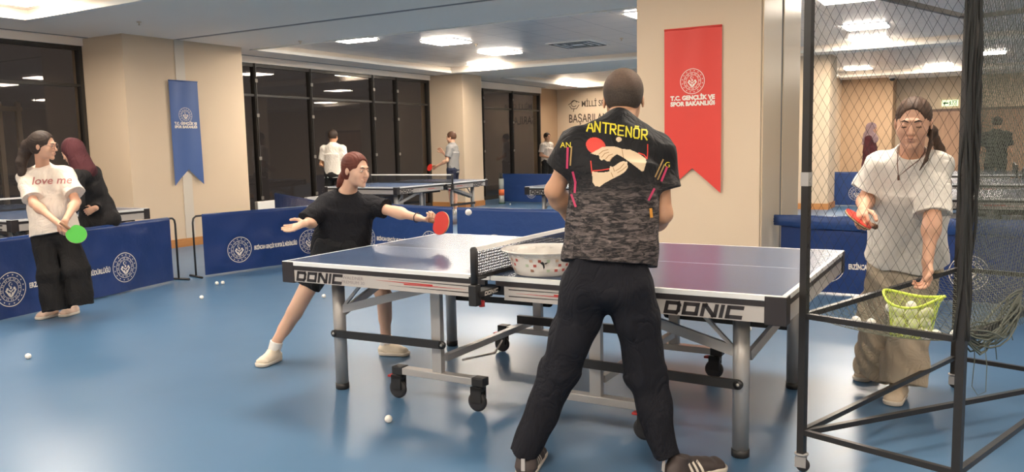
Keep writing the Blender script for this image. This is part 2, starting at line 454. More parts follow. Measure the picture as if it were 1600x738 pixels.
# windows
def window(n, y0, y1, mull, ztop):
    m = MB(); f = .05
    for y in [y0+.03]+mull+[y1-.03]: m.box(-9.15, -9.05, y-f/2, y+f/2, 0, ztop)
    m.box(-9.14, -9.06, y0, y1, ztop-.06, ztop); m.box(-9.14, -9.06, y0, y1, 0, .10); m.box(-9.13, -9.07, y0, y1, 2.33, 2.37)
    for y in mull: m.box(-9.05, -9.035, y-.008, y+.008, .1, ztop)
    w = m.build('window_%d' % n, M_frame); struct(w)
    V = [(-9.10, y0, 0), (-9.10, y1, 0), (-9.10, y1, ztop), (-9.10, y0, ztop)]
    mesh_obj('pane', V, [(0, 1, 2, 3)], M_glass, w)
    m = MB()
    for y in mull[:4]:
        for z in (.55, 1.25, 2.0, 2.6): m.box(-9.035, -9.025, y-.03, y+.03, z-.03, z+.03)
    m.build('clamp', mat('dull_clamp_steel', (.20, .18, .16, 1), .4, .3), w)
window(1, YB, 3.08, [-6.5, -5.0, -3.5, -2.0, -.5, 1.0], 2.9)
window(2, 5.14, 11.4, [6.23, 7.59, 9.41, 10.2], 2.9)
window(3, 12.2, 16.8, [13.7, 15.2], 2.84)
# outside in the dark: slatted fence with a stair rail
fn_ = thing('slatted_fence', 'dark upright slats of a fence outside the nearest window', 'fence', (-11.6, 0, 0))
M_slat = mat('night_grey_slats', (.55, .50, .45, 1), .6)
s = MB()
for i in range(26): s.box(-.03, .03, -4+i*.30, -3.93+i*.30, 0, 2.25)
s.build('slats', M_slat, fn_); MB().box(-.02, .02, -4, 3.6, 2.1, 2.18).box(-.02, .02, -4, 3.6, .2, .28).build('rail', M_slat, fn_)
st = thing('stair_railing', 'sloping steel stair railing outside behind the left window', 'railing', (-10.6, 0, 0))
MB().tube([(0, -3, .2), (0, 2.4, 1.75)], .04).tube([(0, -3, .75), (0, 2.4, 2.15)], .03).build('handrail', M_slat, st)
for i in range(7): MB().tube([(0, -3+i*.9, .2+i*.258), (0, -3+i*.9, .75+i*.235)], .02).build('baluster', M_slat, st)
for i, y in enumerate((6.25, 6.85, 7.45)):  # plain low white boxes just inside the foot of the second window
    tag(box('white_panel', -9.0, -8.92, y-.24, y+.24, .0, .50, M_white, bev=.01), 'low white panel at the foot of the second window, %s' % ('nearest the blue-banner column', 'middle of three', 'behind the white-shirted man')[i], 'panel', 'white panels under the second window')
# door, exit sign, dome camera, wall lettering
d = box('door_1', .50, 3.3, YF-.05, YF, 0, 2.06, M_door); struct(d)
MB().box(.44, .50, YF-.07, YF, 0, 2.12).box(.44, 3.36, YF-.07, YF, 2.06, 2.13).box(3.3, 3.36, YF-.07, YF, 0, 2.12).box(1.895, 1.905, YF-.056, YF-.049, 0, 2.06).build('door_frame', mat('dark_door_frame', (.16, .10, .07, 1), .5), d)
MB().tube([(1.8, YF-.09, .95), (1.8, YF-.09, 1.15)], .012).tube([(2.0, YF-.09, .95), (2.0, YF-.09, 1.15)], .012).build('door_handle', M_alu, d)
ex = thing('exit_sign', 'small green exit sign above the wooden double door', 'sign', (1.12, YF-.005, 2.28))
box('plate', -.20, .20, -.03, 0, -.085, .085, emis('lit_green_sign', (.55, .75, .35), .55), ex)
dd = D2(); dd.poly([(-.17, 0), (-.12, .05), (-.12, .018), (-.04, .018), (-.04, -.018), (-.12, -.018), (-.12, -.05)])
dd.disc(.01, .045, .014); dd.line([(.0, .02), (.01, -.02), (-.015, -.055)], .018); dd.line([(.01, -.02), (.035, -.05)], .016); dd.line([(-.02, .0), (.0, .02), (.03, .0)], .013)
dd.line([(.07, -.055), (.07, .055), (.15, .055), (.15, -.055)], .014)
put2d('pictogram', dd, lambda x, y: (x, -.032, y), mat('dark_green_print', (.01, .10, .03, 1), .6), ex)
dm = thing('dome_camera', 'small black dome security camera under the far ceiling', 'camera', (-.22, 20.2, H))
MB().lathe([(.0, -.0), (.09, -.0), (.085, -.05), (.07, -.055)], n=20).build('mount', M_white, dm)
MB().lathe([(.068, -.05), (.062, -.09), (.04, -.115), (0, -.125)], n=20).build('dome', M_black, dm)
wl = thing('wall_lettering', 'dark lettering and badge painted on the far beige wall', 'lettering', (-8.3, 17.895, 2.3))
M_ink = mat('brown_wall_ink', (.09, .06, .045, 1), .7)
p = lambda x, y: (x, -.004, y)
put2d('word', D2().add(text2d('MİLLİ SPOR', .24, .004, .78, align='LEFT'), .02, .24), p, M_ink, wl)
put2d('word', D2().add(text2d('BAŞARILAN', .34, .004, .70, align='LEFT'), -.40, -.18), p, M_ink, wl)
q = D2(); q.ring(-.22, .27, .08, .10, 20, .3, 5.6); q.line([(-.40, .24), (-.30, .30), (-.2, .36), (-.05, .30)], .02); q.line([(-.36, .2), (-.3, .12), (-.14, .12), (-.06, .22)], .02); q.line([(-.22, .12), (-.24, .04)], .02)
put2d('badge', q, p, M_ink, wl)

# ------------------------------------------------------------------ ceiling lamps
def lamp(x, y, label, s=.30, rot=0):
    t = thing('ceiling_light', label, 'light', (x, y, TZ), 0, 'square ceiling light panels')
    MB().box(-s-.02, s+.02, -s-.02, -s, -.012, 0).box(-s-.02, s+.02, s, s+.02, -.012, 0).box(-s-.02, -s, -s, s, -.012, 0).box(s, s+.02, -s, s, -.012, 0).build('frame', M_white, t)
    box('diffuser', -s, s, -s, s, -.026, -.002, M_lamp, t, bev=.006)
lamp(-6.75, 6.1, 'square light panel nearest the blue-banner column, above the second window')
lamp(-5.77, 7.35, 'brightest square light panel, above the white-shirted man')
lamp(-5.87, 9.25, 'square light panel just left of the ceiling air vent')
lamp(-7.25, 11.0, 'square light panel above the column behind the grey-shirted boy')
lamp(-8.0, 16.45, 'larger of the two distant light panels before the lettered wall')
lamp(-8.2+.15, 17.05-.2+.45, 'smaller of the two distant light panels before the lettered wall', .22)
lamp(-1.95, 6.75, 'light panel half hidden by the left edge of the red-banner column')
lamp(.33, 10.0, 'upper of the two light panels over the cage-side girl')
lamp(.17, 11.95-.15, 'lower of the two light panels over the cage-side girl')
lamp(-.82, 18.2, 'distant light panel above the woman in the lilac headscarf')
lamp(.95, 18.9, 'distant light panel left of the cage post')
lamp(2.0, 16.2, 'distant light panel seen right of the cage post')
lamp(.45, 7.05, 'light panel cut by the top of the picture beside the cage')
lamp(-7.35, 1.25, 'light panel in the upper left corner of the picture')
for i, (x, y) in enumerate([(-4.6, -.2), (-1.6, .6), (1.6, .6), (4.8, .6), (-4.6, -3.4), (-1.6, -3.4), (1.6, -3.4), (4.8, -3.4), (-7.3, -3.4), (-4.6, -6.2), (0, -6.2), (4.8, -6.2), (5.2, 7.5), (5.2, 11), (5.2, 15), (-3.6, 14.5)]):
    lamp(x, y, 'ceiling light panel outside the picture, above the hall')
def vent(x, y):
    t = thing('ceiling_vent', 'square ceiling air diffuser with dark slots among the light panels', 'vent', (x, y, TZ))
    s = .42
    MB().box(-s, s, -s, s, -.02, 0).build('plate', M_rim, t)
    m = MB()
    for r in (.38, .27, .16):
        w = .035
        m.box(-r, r, -r, -r+w, -.026, -.018).box(-r, r, r-w, r, -.026, -.018).box(-r, -r+w, -r, r, -.026, -.018).box(r-w, r, -r, r, -.026, -.018)
    m.build('slot', M_black, t)
vent(-4.2, 9.1)
for x, y, z, l in [(-7.1, 2.6, H, 'small sprinkler head on the ceiling left of the blue banner'), (-6.9, 5.15, H, 'small sprinkler head before the second window'), (-3.3, 8.9, TZ, 'sprinkler head right of the ceiling vent'), (-5.6, 8.0, TZ, 'sprinkler head left of the ceiling vent')]:
    tag(MB().lathe([(.03, 0), (.028, -.012), (.008, -.014), (.008, -.04), (.018, -.042), (.0, -.046)], (x, y, z), 12).build('sprinkler', M_alu), l, 'sprinkler')

# ------------------------------------------------------------------ pennant banners
def banner(label, P, ux, w, z0, z1, notch, m, name, em_z, em_r, tz, ts, minkcol):
    """P = top left corner, ux = direction along the wall"""
    t = thing(name, label, 'banner', P+A([0, 0, z0]) if False else tuple(P))
    ux = nrm(ux); nn = nrm(np.cross(ux, A([0, 0, 1.])))
    NX, NZ = 24, 60; V = []; F = []
    def fz(x): return z0+(1-abs(2*x/w-1))*notch
    def surf(x, z): # z from top downward
        return ux*x+A([0, 0, z])+nn*(.006+.006*math.sin(9*x+2*z)*min(1, (-z)*1.2)+.004*math.sin(23*x-1.5*z))
    for side in (0, 1):
        for i in range(NX+1):
            for k in range(NZ+1):
                x = w*i/NX; zb = fz(x)-z1; z = zb*k/NZ; V.append(surf(x, z)-nn*.002*side)
    n = (NX+1)*(NZ+1)
    for i in range(NX):
        for k in range(NZ):
            a = i*(NZ+1)+k; q = (a, a+1, a+NZ+2, a+NZ+1); F.append(q); F.append(tuple(n+j for j in reversed(q)))
    mesh_obj('cloth', V, F, m, t, True)
    on = lambda x, y: surf(x, y)+nn*.004
    e = D2().add((EMB.V, EMB.F), w/2, em_z-z1, em_r); put2d('emblem', e, on, minkcol, t)
    L = D2().add(text2d('T.C. GENÇLİK VE', ts, .003), w/2, tz-z1).add(text2d('SPOR BAKANLIĞI', ts, .003), w/2, tz-z1-ts*1.0)
    put2d('lettering', L, on, minkcol, t)
    MB().tube([surf(0, .004), surf(w, .004)], .009).build('top_rod', m, t)
    return t
M_pale = mat('pale_print', (.80, .74, .66, 1), .6)
banner('tall red pennant banner with white emblem on the big beige column', A([-.51, 3.135, 2.37]), (1, 0, 0), .52, .92, 2.37, .22, mat('red_banner_cloth', (.68, .050, .035, 1), .55, nscale=3, namt=.05), 'pennant_banner', 1.91, .112, 1.765, .052, M_pale)
banner('blue pennant banner with white emblem on the column left of the windows', A([-8.13, 3.75, 2.41]), (0, 1, 0), .50, .90, 2.41, .23, mat('blue_banner_cloth', (.055, .115, .31, 1), .55, nscale=3, namt=.05), 'pennant_banner', 1.92, .112, 1.80, .050, M_pale)

# ------------------------------------------------------------------ court barriers
M_cloth = mat('navy_barrier_vinyl', (.013, .038, .150, 1), .33, nscale=2.5, namt=.12, bscale=5, bst=.4, bd=.03)
M_cloth2 = mat('blue_barrier_vinyl', (.018, .055, .195, 1), .42, nscale=2.5, namt=.12, bscale=5, bst=.4, bd=.03)
TXT = text2d('ERZİNCAN GENÇLİK VE SPOR İL MÜDÜRLÜĞÜ', .062, .0025)
def barrier(label, P, Q, embs, seed, m=None, ends=(1, 1), group=None, amp=.010, text=True, h=.69, flap=False):
    m = m or M_cloth; P = A(P, float); Q = A(Q, float); L = float(np.linalg.norm(Q-P)); rz = math.atan2(Q[1]-P[1], Q[0]-P[0])
    t = thing('court_barrier', label, 'barrier', (P[0], P[1], 0), rz, group)
    rs = random.Random(seed); ph = [rs.random()*6 for _ in range(6)]
    def wr(x, z):
        e = min(1, (h-z)*4)*min(1, x*5+.2)*min(1, (L-x)*5+.2)
        w = math.sin(7*x+ph[0]+2.5*math.sin(4*z+ph[1]))+.6*math.sin(13*x-9*z+ph[2])+.5*math.sin(17*z+6*x+ph[3])+.35*math.sin(29*x+11*z+ph[4])
        return -.018-amp*w*.55*e
    NX = int(L*26); NZ = 22; V = []; F = []
    for s_ in (0, 1):
        for i in range(NX+1):
            for k in range(NZ+1):
                x = L*i/NX; z = .015+(h-.015)*k/NZ
                V.append((x, wr(x, z)+(.004 if s_ else 0), z-(.006*math.sin(x*5+ph[5]) if k == NZ else 0)))
    n = (NX+1)*(NZ+1)
    for i in range(NX):
        for k in range(NZ):
            a = i*(NZ+1)+k; q = (a, a+NZ+1, a+NZ+2, a+1); F.append(q); F.append(tuple(n+j for j in reversed(q)))
        a = i*(NZ+1)+NZ; F.append((a, a+NZ+1, a+NZ+1+n, a+n))
    cl = mesh_obj('cloth', V, F, m, t, True)
    fr = MB()
    fr.tube([(0.01, .0, h-.005), (L-.01, .0, h-.005)], .012)
    fr.build('top_tube', m, t)
    for k, e in enumerate(ends):
        if not e: continue
        x = -.10 if k == 0 else L+.10; xi = 0.03 if k == 0 else L-.03
        leg = MB().tube([(xi, 0, h-.01), (x+(.04 if k == 0 else -.04), 0, h-.012), (x+(.01 if k == 0 else -.01), 0, h-.035), (x, 0, h-.08), (x, 0, .02)], .011).build('end_leg', M_blackmetal, t)
        MB().tube([(x, -.14, .012), (x, .14, .012)], .012).build('foot_bar', M_blackmetal, leg)
    on = lambda x, z: (x, wr(x, z)-.004, z)
    for x0 in embs: put2d('emblem', D2().add((EMB.V, EMB.F), x0, .255, .148), on, M_pale, cl)
    if text:
        for a, b in zip(embs[:-1], embs[1:]):
            w = max(v[0] for v in TXT[0])-min(v[0] for v in TXT[0]); k = (b-a-.36)/w
            put2d('lettering', D2().add(([(x*k, y) for x, y in TXT[0]], TXT[1]), (a+b)/2, .255), on, M_pale, cl)
    if flap:
        V = []; F = []
        for i in range(41):
            x = (L+.06)*i/40-.06; dep = .10+.05*min(1, max(0, x)/1.5)+.015*math.sin(3*x)
            for k in range(9):
                z = h+.012-dep*k/8; V.append((x, -.030-.022*math.sin(PI*k/8)-.01*math.sin(11*x+3*k), z))
        for i in range(40):
            for k in range(8): a = i*9+k; F.append((a, a+1, a+10, a+9))
        f = mesh_obj('folded_flap', V, F, M_cloth2, t, True); so = f.modifiers.new('s', 'SOLIDIFY'); so.thickness = .004
    return t
dn = nrm(A([-5.51, 1.63])-A([-5.08, -.39]))
b0 = A([-5.08, -.39])-dn*.60; b1 = A([-5.51, 1.63])
barrier('blue barrier behind the girl in the white T-shirt, left edge of the picture', b0, b1, [.72, 1.99], 3, ends=(0, 1))
barrier('blue barrier seen edge on continuing out of the picture on the left', b0-dn*2.45, b0-dn*.1, [.5, 1.75], 5, ends=(0, 0))
barrier('blue barrier with crumpled cloth behind the lunging girl player', (-5.47, 2.02), (-5.12, 3.62), [.43, 1.37], 8, ends=(1, 0), amp=.014)
barrier('darker blue barrier at the foot of the blue-banner column', (-8.05, 4.25-.95), (-5.3, 3.70), [], 12, M_cloth2, text=False, ends=(0, 0)) if False else None
barrier('darker blue barrier running back behind the crumpled one', (-7.95, 5.50), (-5.25, 3.82), [], 12, M_cloth, text=False, ends=(0, 0), amp=.004)
barrier('blue barrier directly behind the racket and hand of the girl player', (-5.05, 4.02), (-3.20, 3.64), [.34, 1.5], 17, M_cloth2, ends=(0, 0), amp=.004)
barrier('plain blue barrier between the girl player and the red-banner column', (-3.14, 3.64), (-.84, 3.62), [.5, 1.75], 21, M_cloth2, ends=(0, 0), amp=.004)
barrier('crumpled blue barrier behind the cage-side girl with folded top', (.44, 3.58), (2.50, 3.60), [.40, 1.50], 25, amp=.012, ends=(0, 0), flap=True)
barrier('blue barrier at the right edge of the picture behind the cage', (2.56, 3.60), (4.8, 3.62), [.5, 1.7], 26, ends=(0, 0))
barrier('distant blue barrier with the grey ball tube before the third window', (-8.35, 13.3), (-6.4, 13.05), [.95], 31, M_cloth2, ends=(0, 0), amp=.004)
barrier('distant blue barrier behind the table seen left of the coach', (-6.3, 13.05), (-4.1, 12.7), [.45, 1.7], 32, M_cloth2, ends=(0, 0), amp=.004)
barrier('distant blue barrier before the woman in the lilac headscarf', (-.72, 13.9), (1.6, 14.0), [.48, 1.7], 33, M_cloth2, ends=(0, 0), amp=.004)

# ------------------------------------------------------------------ tennis tables
def top_mat():
    T = NT('blue_table_top'); b = T.b; co = T.co(); sp = T.new('ShaderNodeSeparateXYZ'); T.lk(co, sp.inputs[0])
    ax = T.math('ABSOLUTE', sp.outputs[0]); ay = T.math('ABSOLUTE', sp.outputs[1])
    e = T.math('MAXIMUM', T.math('GREATER_THAN', ax, 1.35), T.math('GREATER_THAN', ay, .7425))
    e = T.math('MAXIMUM', e, T.math('LESS_THAN', ay, .0018))
    c = T.mix(T.noise(2.2, 3), (.050, .080, .155, 1), (.060, .095, .175, 1))
    T.lk(T.mix(e, c, (.80, .80, .78, 1)), b.inputs['Base Color']); b.inputs['Roughness'].default_value = .27
    b.inputs['Specular IOR Level'].default_value = .65
    T.bump(T.noise(9, 2), .03, .01)
    return T.m
M_top = top_mat()
M_silver = mat('silver_painted_steel', (.46, .44, .42, 1), .38, .45)
M_apron = mat('silver_white_apron', (.52, .48, .44, 1), .42, .15)
M_redp = mat('red_print', (.50, .03, .03, 1), .5)
M_edge = mat('black_table_edge', (.028, .023, .024, 1), .45)
M_netblack = mat('black_net_cord', (.02, .02, .02, 1), .7)
M_tyre = mat('dark_castor_tyre', (.03, .028, .03, 1), .5)
def make_table(label, loc, rz, detail=True):
    t = thing('table_tennis_table', label, 'table', loc, rz)
    for sx in (-1, 1):
        x0, x1 = sorted((sx*.004, sx*1.37))
        m = MB(); m.box(x0, x1, -.7625, .7625, .738, .76, .002); o = m.build('tabletop', M_top, t)
        fm = MB(); i0, i1 = sorted((sx*.03, sx*1.368))
        for y in (-1, 1):
            a, b = sorted((y*.735, y*.7605)); fm.box(i0, i1, a, b, .714, .7385)
        a, b = sorted((sx*1.342, sx*1.368)); fm.box(a, b, -.74, .74, .714, .7385)
        for y in (-1, 1):
            a, b = sorted((y*.69, y*.7645)); c, d_ = sorted((sx*1.285, sx*1.3725)); fm.box(c, d_, a, b, .640, .7585, .004)
        fm.build('edge_frame', M_edge, t)
        for y in (-1, 1):
            am = MB(); a, b = sorted((y*.738, y*.758)); c, d_ = sorted((sx*.075, sx*1.285)); am.box(c, d_, a, b, .648, .714)
            ap = am.build('side_apron', M_apron, t)
            if y < 0 or True:
                yy = y*.7595; f = -y
                d = D2()
                cxx = 1.085 if True else 0
                # maker's sign towards the corner, small print beside it, stripes to the middle
                dn_ = donic2d(.056); d.add((dn_.V, dn_.F), (sx*1.035 if sx*f > 0 else sx*1.10)*f, .681)
                put2d('maker_sign', d, lambda x, z: (x*f, yy, z), M_edge, ap)
                s2 = 'MADE IN\nGERMANY' if sx*f > 0 else 'WALDNER\nPREMIUM 30'
                dx = (.74 if sx*f > 0 else -.86)
                tt = text2d(s2, .024, 0, 1.25, align='CENTER')
                put2d('small_print', D2().add(tt, dx if sx*f > 0 else dx, .681), lambda x, z: (x*f, yy, z), mat('grey_print', (.28, .24, .24, 1), .6), ap)
                st_ = D2(); g = 1 if sx*f > 0 else -1
                def strip(xa, xb, z0, z1, w0, w1): st_.poly([(xa*g, z0-w0/2), (xb*g, z1-w1/2), (xb*g, z1+w1/2), (xa*g, z0+w0/2)][::g])
                strip(.62, .10, .704, .700, .001, .005); strip(.62, .10, .672, .668, .001, .005)
                put2d('stripe', st_, lambda x, z: (x*f, yy, z), M_edge, ap)
                st_ = D2(); strip(.70, .34, .694, .690, .001, .007); strip(.34, .12, .690, .690, .007, .0005) if False else None
                strip(.52, .14, .684, .684, .006, .001)
                put2d('stripe', st_, lambda x, z: (x*f, yy, z), M_redp, ap)
        am = MB(); a, b = sorted((sx*1.342, sx*1.366)); am.box(a, b, -.69, .69, .645, .714); am.build('end_apron', M_apron, t)
        # black rails below
        rm = MB()
        for y in (-.60, .60):
            a, b = sorted((sx*.10, sx*1.30)); rm.box(a, b, y-.02, y+.02, .625, .655)
        a, b = sorted((sx*1.24, sx*1.28)); rm.box(a, b, -.60, .60, .625, .655)
        rm.build('under_rail', M_edge, t)
        for y in (-1, 1):
            X, Y = sx*1.145, y*.5625
            lg = MB().lathe([(.036, .035), (.036, .70)], (X, Y, 0), 20).build('leg', M_silver, t)
            MB().lathe([(.034, 0), (.039, .004), (.039, .036), (.0, .0361)], (X, Y, 0), 20).build('foot', M_black, lg)
            MB().obox((X-sx*.02, Y, .47), (X-sx*.20, Y, .65), .016, .016).build('thin_brace', M_silver, lg)
            b_ = MB(); b_.obox((X, Y-.048*1 if y < 0 else Y+.048, .335), (sx*.40, (Y-.048) if y < 0 else (Y+.048), .345), .014, .042)
            b_.lathe([(.021, -.007), (.021, .007)], (X, Y+y*.048, .335), 14, (0, 1, 0)); b_.lathe([(.021, -.007), (.021, .007)], (sx*.40, Y+y*.048, .345), 14, (0, 1, 0))
            bar = b_.build('safety_bar', M_black, t)
            q = MB()
            for bx, bz in ((X, .335), (sx*.40, .345)): q.lathe([(.008, 0), (.006, .006), (0, .007)], (bx, Y+y*.055, bz), 10, (0, y, 0))
            q.build('rivet', M_silver, bar)
            MB().obox((X-sx*.03, Y+y*.0, .47), (sx*.50, Y, .635), .02, .045).build('brace', M_silver, t)
            MB().box(sx*.46-.030, sx*.46+.030, Y-.018, Y+.018, .18, .64, .003).build('upright', M_silver, t)
            MB().box(sx*.46+.024, sx*.46+.034, Y-.020, Y+.020, .18, .64).build('upright_edge', M_grey, t) if False else None
            bm_ = MB(); bm_.box(min(sx*.18, sx*.74), max(sx*.18, sx*.74), Y-.028, Y+.028, .145, .182, .003); be = bm_.build('wheel_beam', M_silver, t)
            for cx in (sx*.20, sx*.72):
                MB().box(cx-.035, cx+.035, Y-.031, Y+.031, .142, .186, .004).build('end_cap', M_black, be)
                c = MB().lathe([(.025, .14), (.022, .12), (.016, .10)], (cx, Y, 0), 14); c.box(cx-.045, cx+.018, Y-.028, Y-.018, .055, .135).box(cx-.045, cx+.018, Y+.018, Y+.028, .055, .135).box(cx-.045, cx+.02, Y-.028, Y+.028, .112, .136, .004)
                c.build('castor_fork', M_black, be)
                MB().lathe([(.0, -.015), (.040, -.015), (.052, -.010), (.054, 0), (.052, .010), (.040, .015), (0, .015)], (cx-.018, Y, .055), 24, (0, 1, 0)).build('castor_wheel', M_tyre, be)
                if cx == sx*.72 and sx < 0 or cx == sx*.20 and sx > 0: pass
                if (sx < 0 and cx < -.5) or (sx > 0 and cx > .5):
                    MB().box(cx-.075, cx-.03, Y-.02, Y+.02, .118, .130, .003).build('brake_pedal', M_redp, be)
        MB().obox((sx*1.145+sx*.02, -.5, .44), (sx*1.27, .30, .635), .02, .045).build('end_brace', M_silver, t)
        MB().obox((sx*.46, -.5, .245), (sx*.46, .52, .245), .035, .035).build('cross_beam', M_silver, t)
        MB().tube([(sx*.40, -.42, .22), (sx*.36, -.15, .20), (sx*.40, .0, .235)], .006).build('release_lever', M_silver, t)
    MB().obox((-.46, .30, .30), (.46, .30, .30), .03, .05).build('centre_link', M_edge, t); MB().obox((-.46, -.30, .60), (.46, -.30, .60), .03, .05).build('centre_link', M_edge, t)
    # the net
    n = thing('net_assembly', None, None)
    n.parent = t; del_cat(n)
    for y in (-1, 1):
        pm = MB(); pm.tube([(0, y*.9, .70), (0, y*.9, .905), (0, y*.9, .915)], [.017, .017, .010], 12); pm.box(-.022, .022, y*.9-.022 if y > 0 else y*.9-.022, y*.9+.022, .64, .74, .005)
        pp = pm.build('net_post', M_black, n)
        cl = MB(); a, b = sorted((y*.72, y*.90)); cl.box(-.035, .035, a, b, .682, .708, .004).box(-.03, .03, a, min(a+.06, b) if y < 0 else b, .764, .772) ; cl.build('clamp', M_black, n)
        dn_ = donic2d(.020); d = D2().add((dn_.V, dn_.F), 0, .722)
        put2d('clamp_sign', D2().add((dn_.V, dn_.F), -y*0, .694), lambda x, z: (.0365, y*.81+x*1.0, z), M_pale, n)
        MB().lathe([(.010, 0), (.014, .004), (.014, .03), (0, .032)], (.0, y*.84, .655), 12, (0, 0, -1)).build('clamp_knob', mat('red_plastic', (.45, .03, .03, 1), .4), n)
    MB().box(-.004, .004, -.90, .90, .892, .9125).build('net_tape', M_white, n)
    MB().box(-.003, .003, -.90, .90, .7605, .779).build('net_hem', M_netblack, n)
    m = MB(); N = 120; r = .0023
    for i in range(N+1):
        y = -.895+1.79*i/N; m.box(-.0012, .0012, y-r, y+r, .770, .893)
    K = 9
    for k in range(1, K): z = .770+.122*k/K; m.box(-.0011, .0011, -.895, .895, z-r, z+r)
    m.build('net_mesh', M_netblack, n)
    return t
def del_cat(n):
    for k in ('label', 'category', 'group'):
        if k in n: del n[k]
T1 = make_table('blue table tennis table in front with white basket on it', (0, 0, 0), 0)
def put_table(label, x, y, rz):
    c = copy_tree(T1); c.location = (x, y, 0); c.rotation_euler = (0, 0, rz); c['label'] = label; return c
put_table('blue table tennis table where the grey-shirted boy plays', -6.80, 7.60, PI/2)
put_table('table tennis table partly hidden behind the coach, beyond the barrier', -3.95+1.37, 6.65+.7625, 0)
put_table('table tennis table at the left edge of the picture behind the girl in white', -6.15-1.37, .35+.7625, 0)
yy = [5.6, 8.3, 11.3]
put_table('nearest of the three tables behind the cage-side girl', 2.55, 5.3+.76, 0)
put_table('middle of the three tables behind the cage-side girl', 2.50, 8.1+.76, 0)
put_table('farthest of the three tables behind the cage-side girl', 2.45, 11.0+.76, 0)
for o in bpy.data.objects:
    if o.get('category') == 'table': o['group'] = 'table tennis tables'

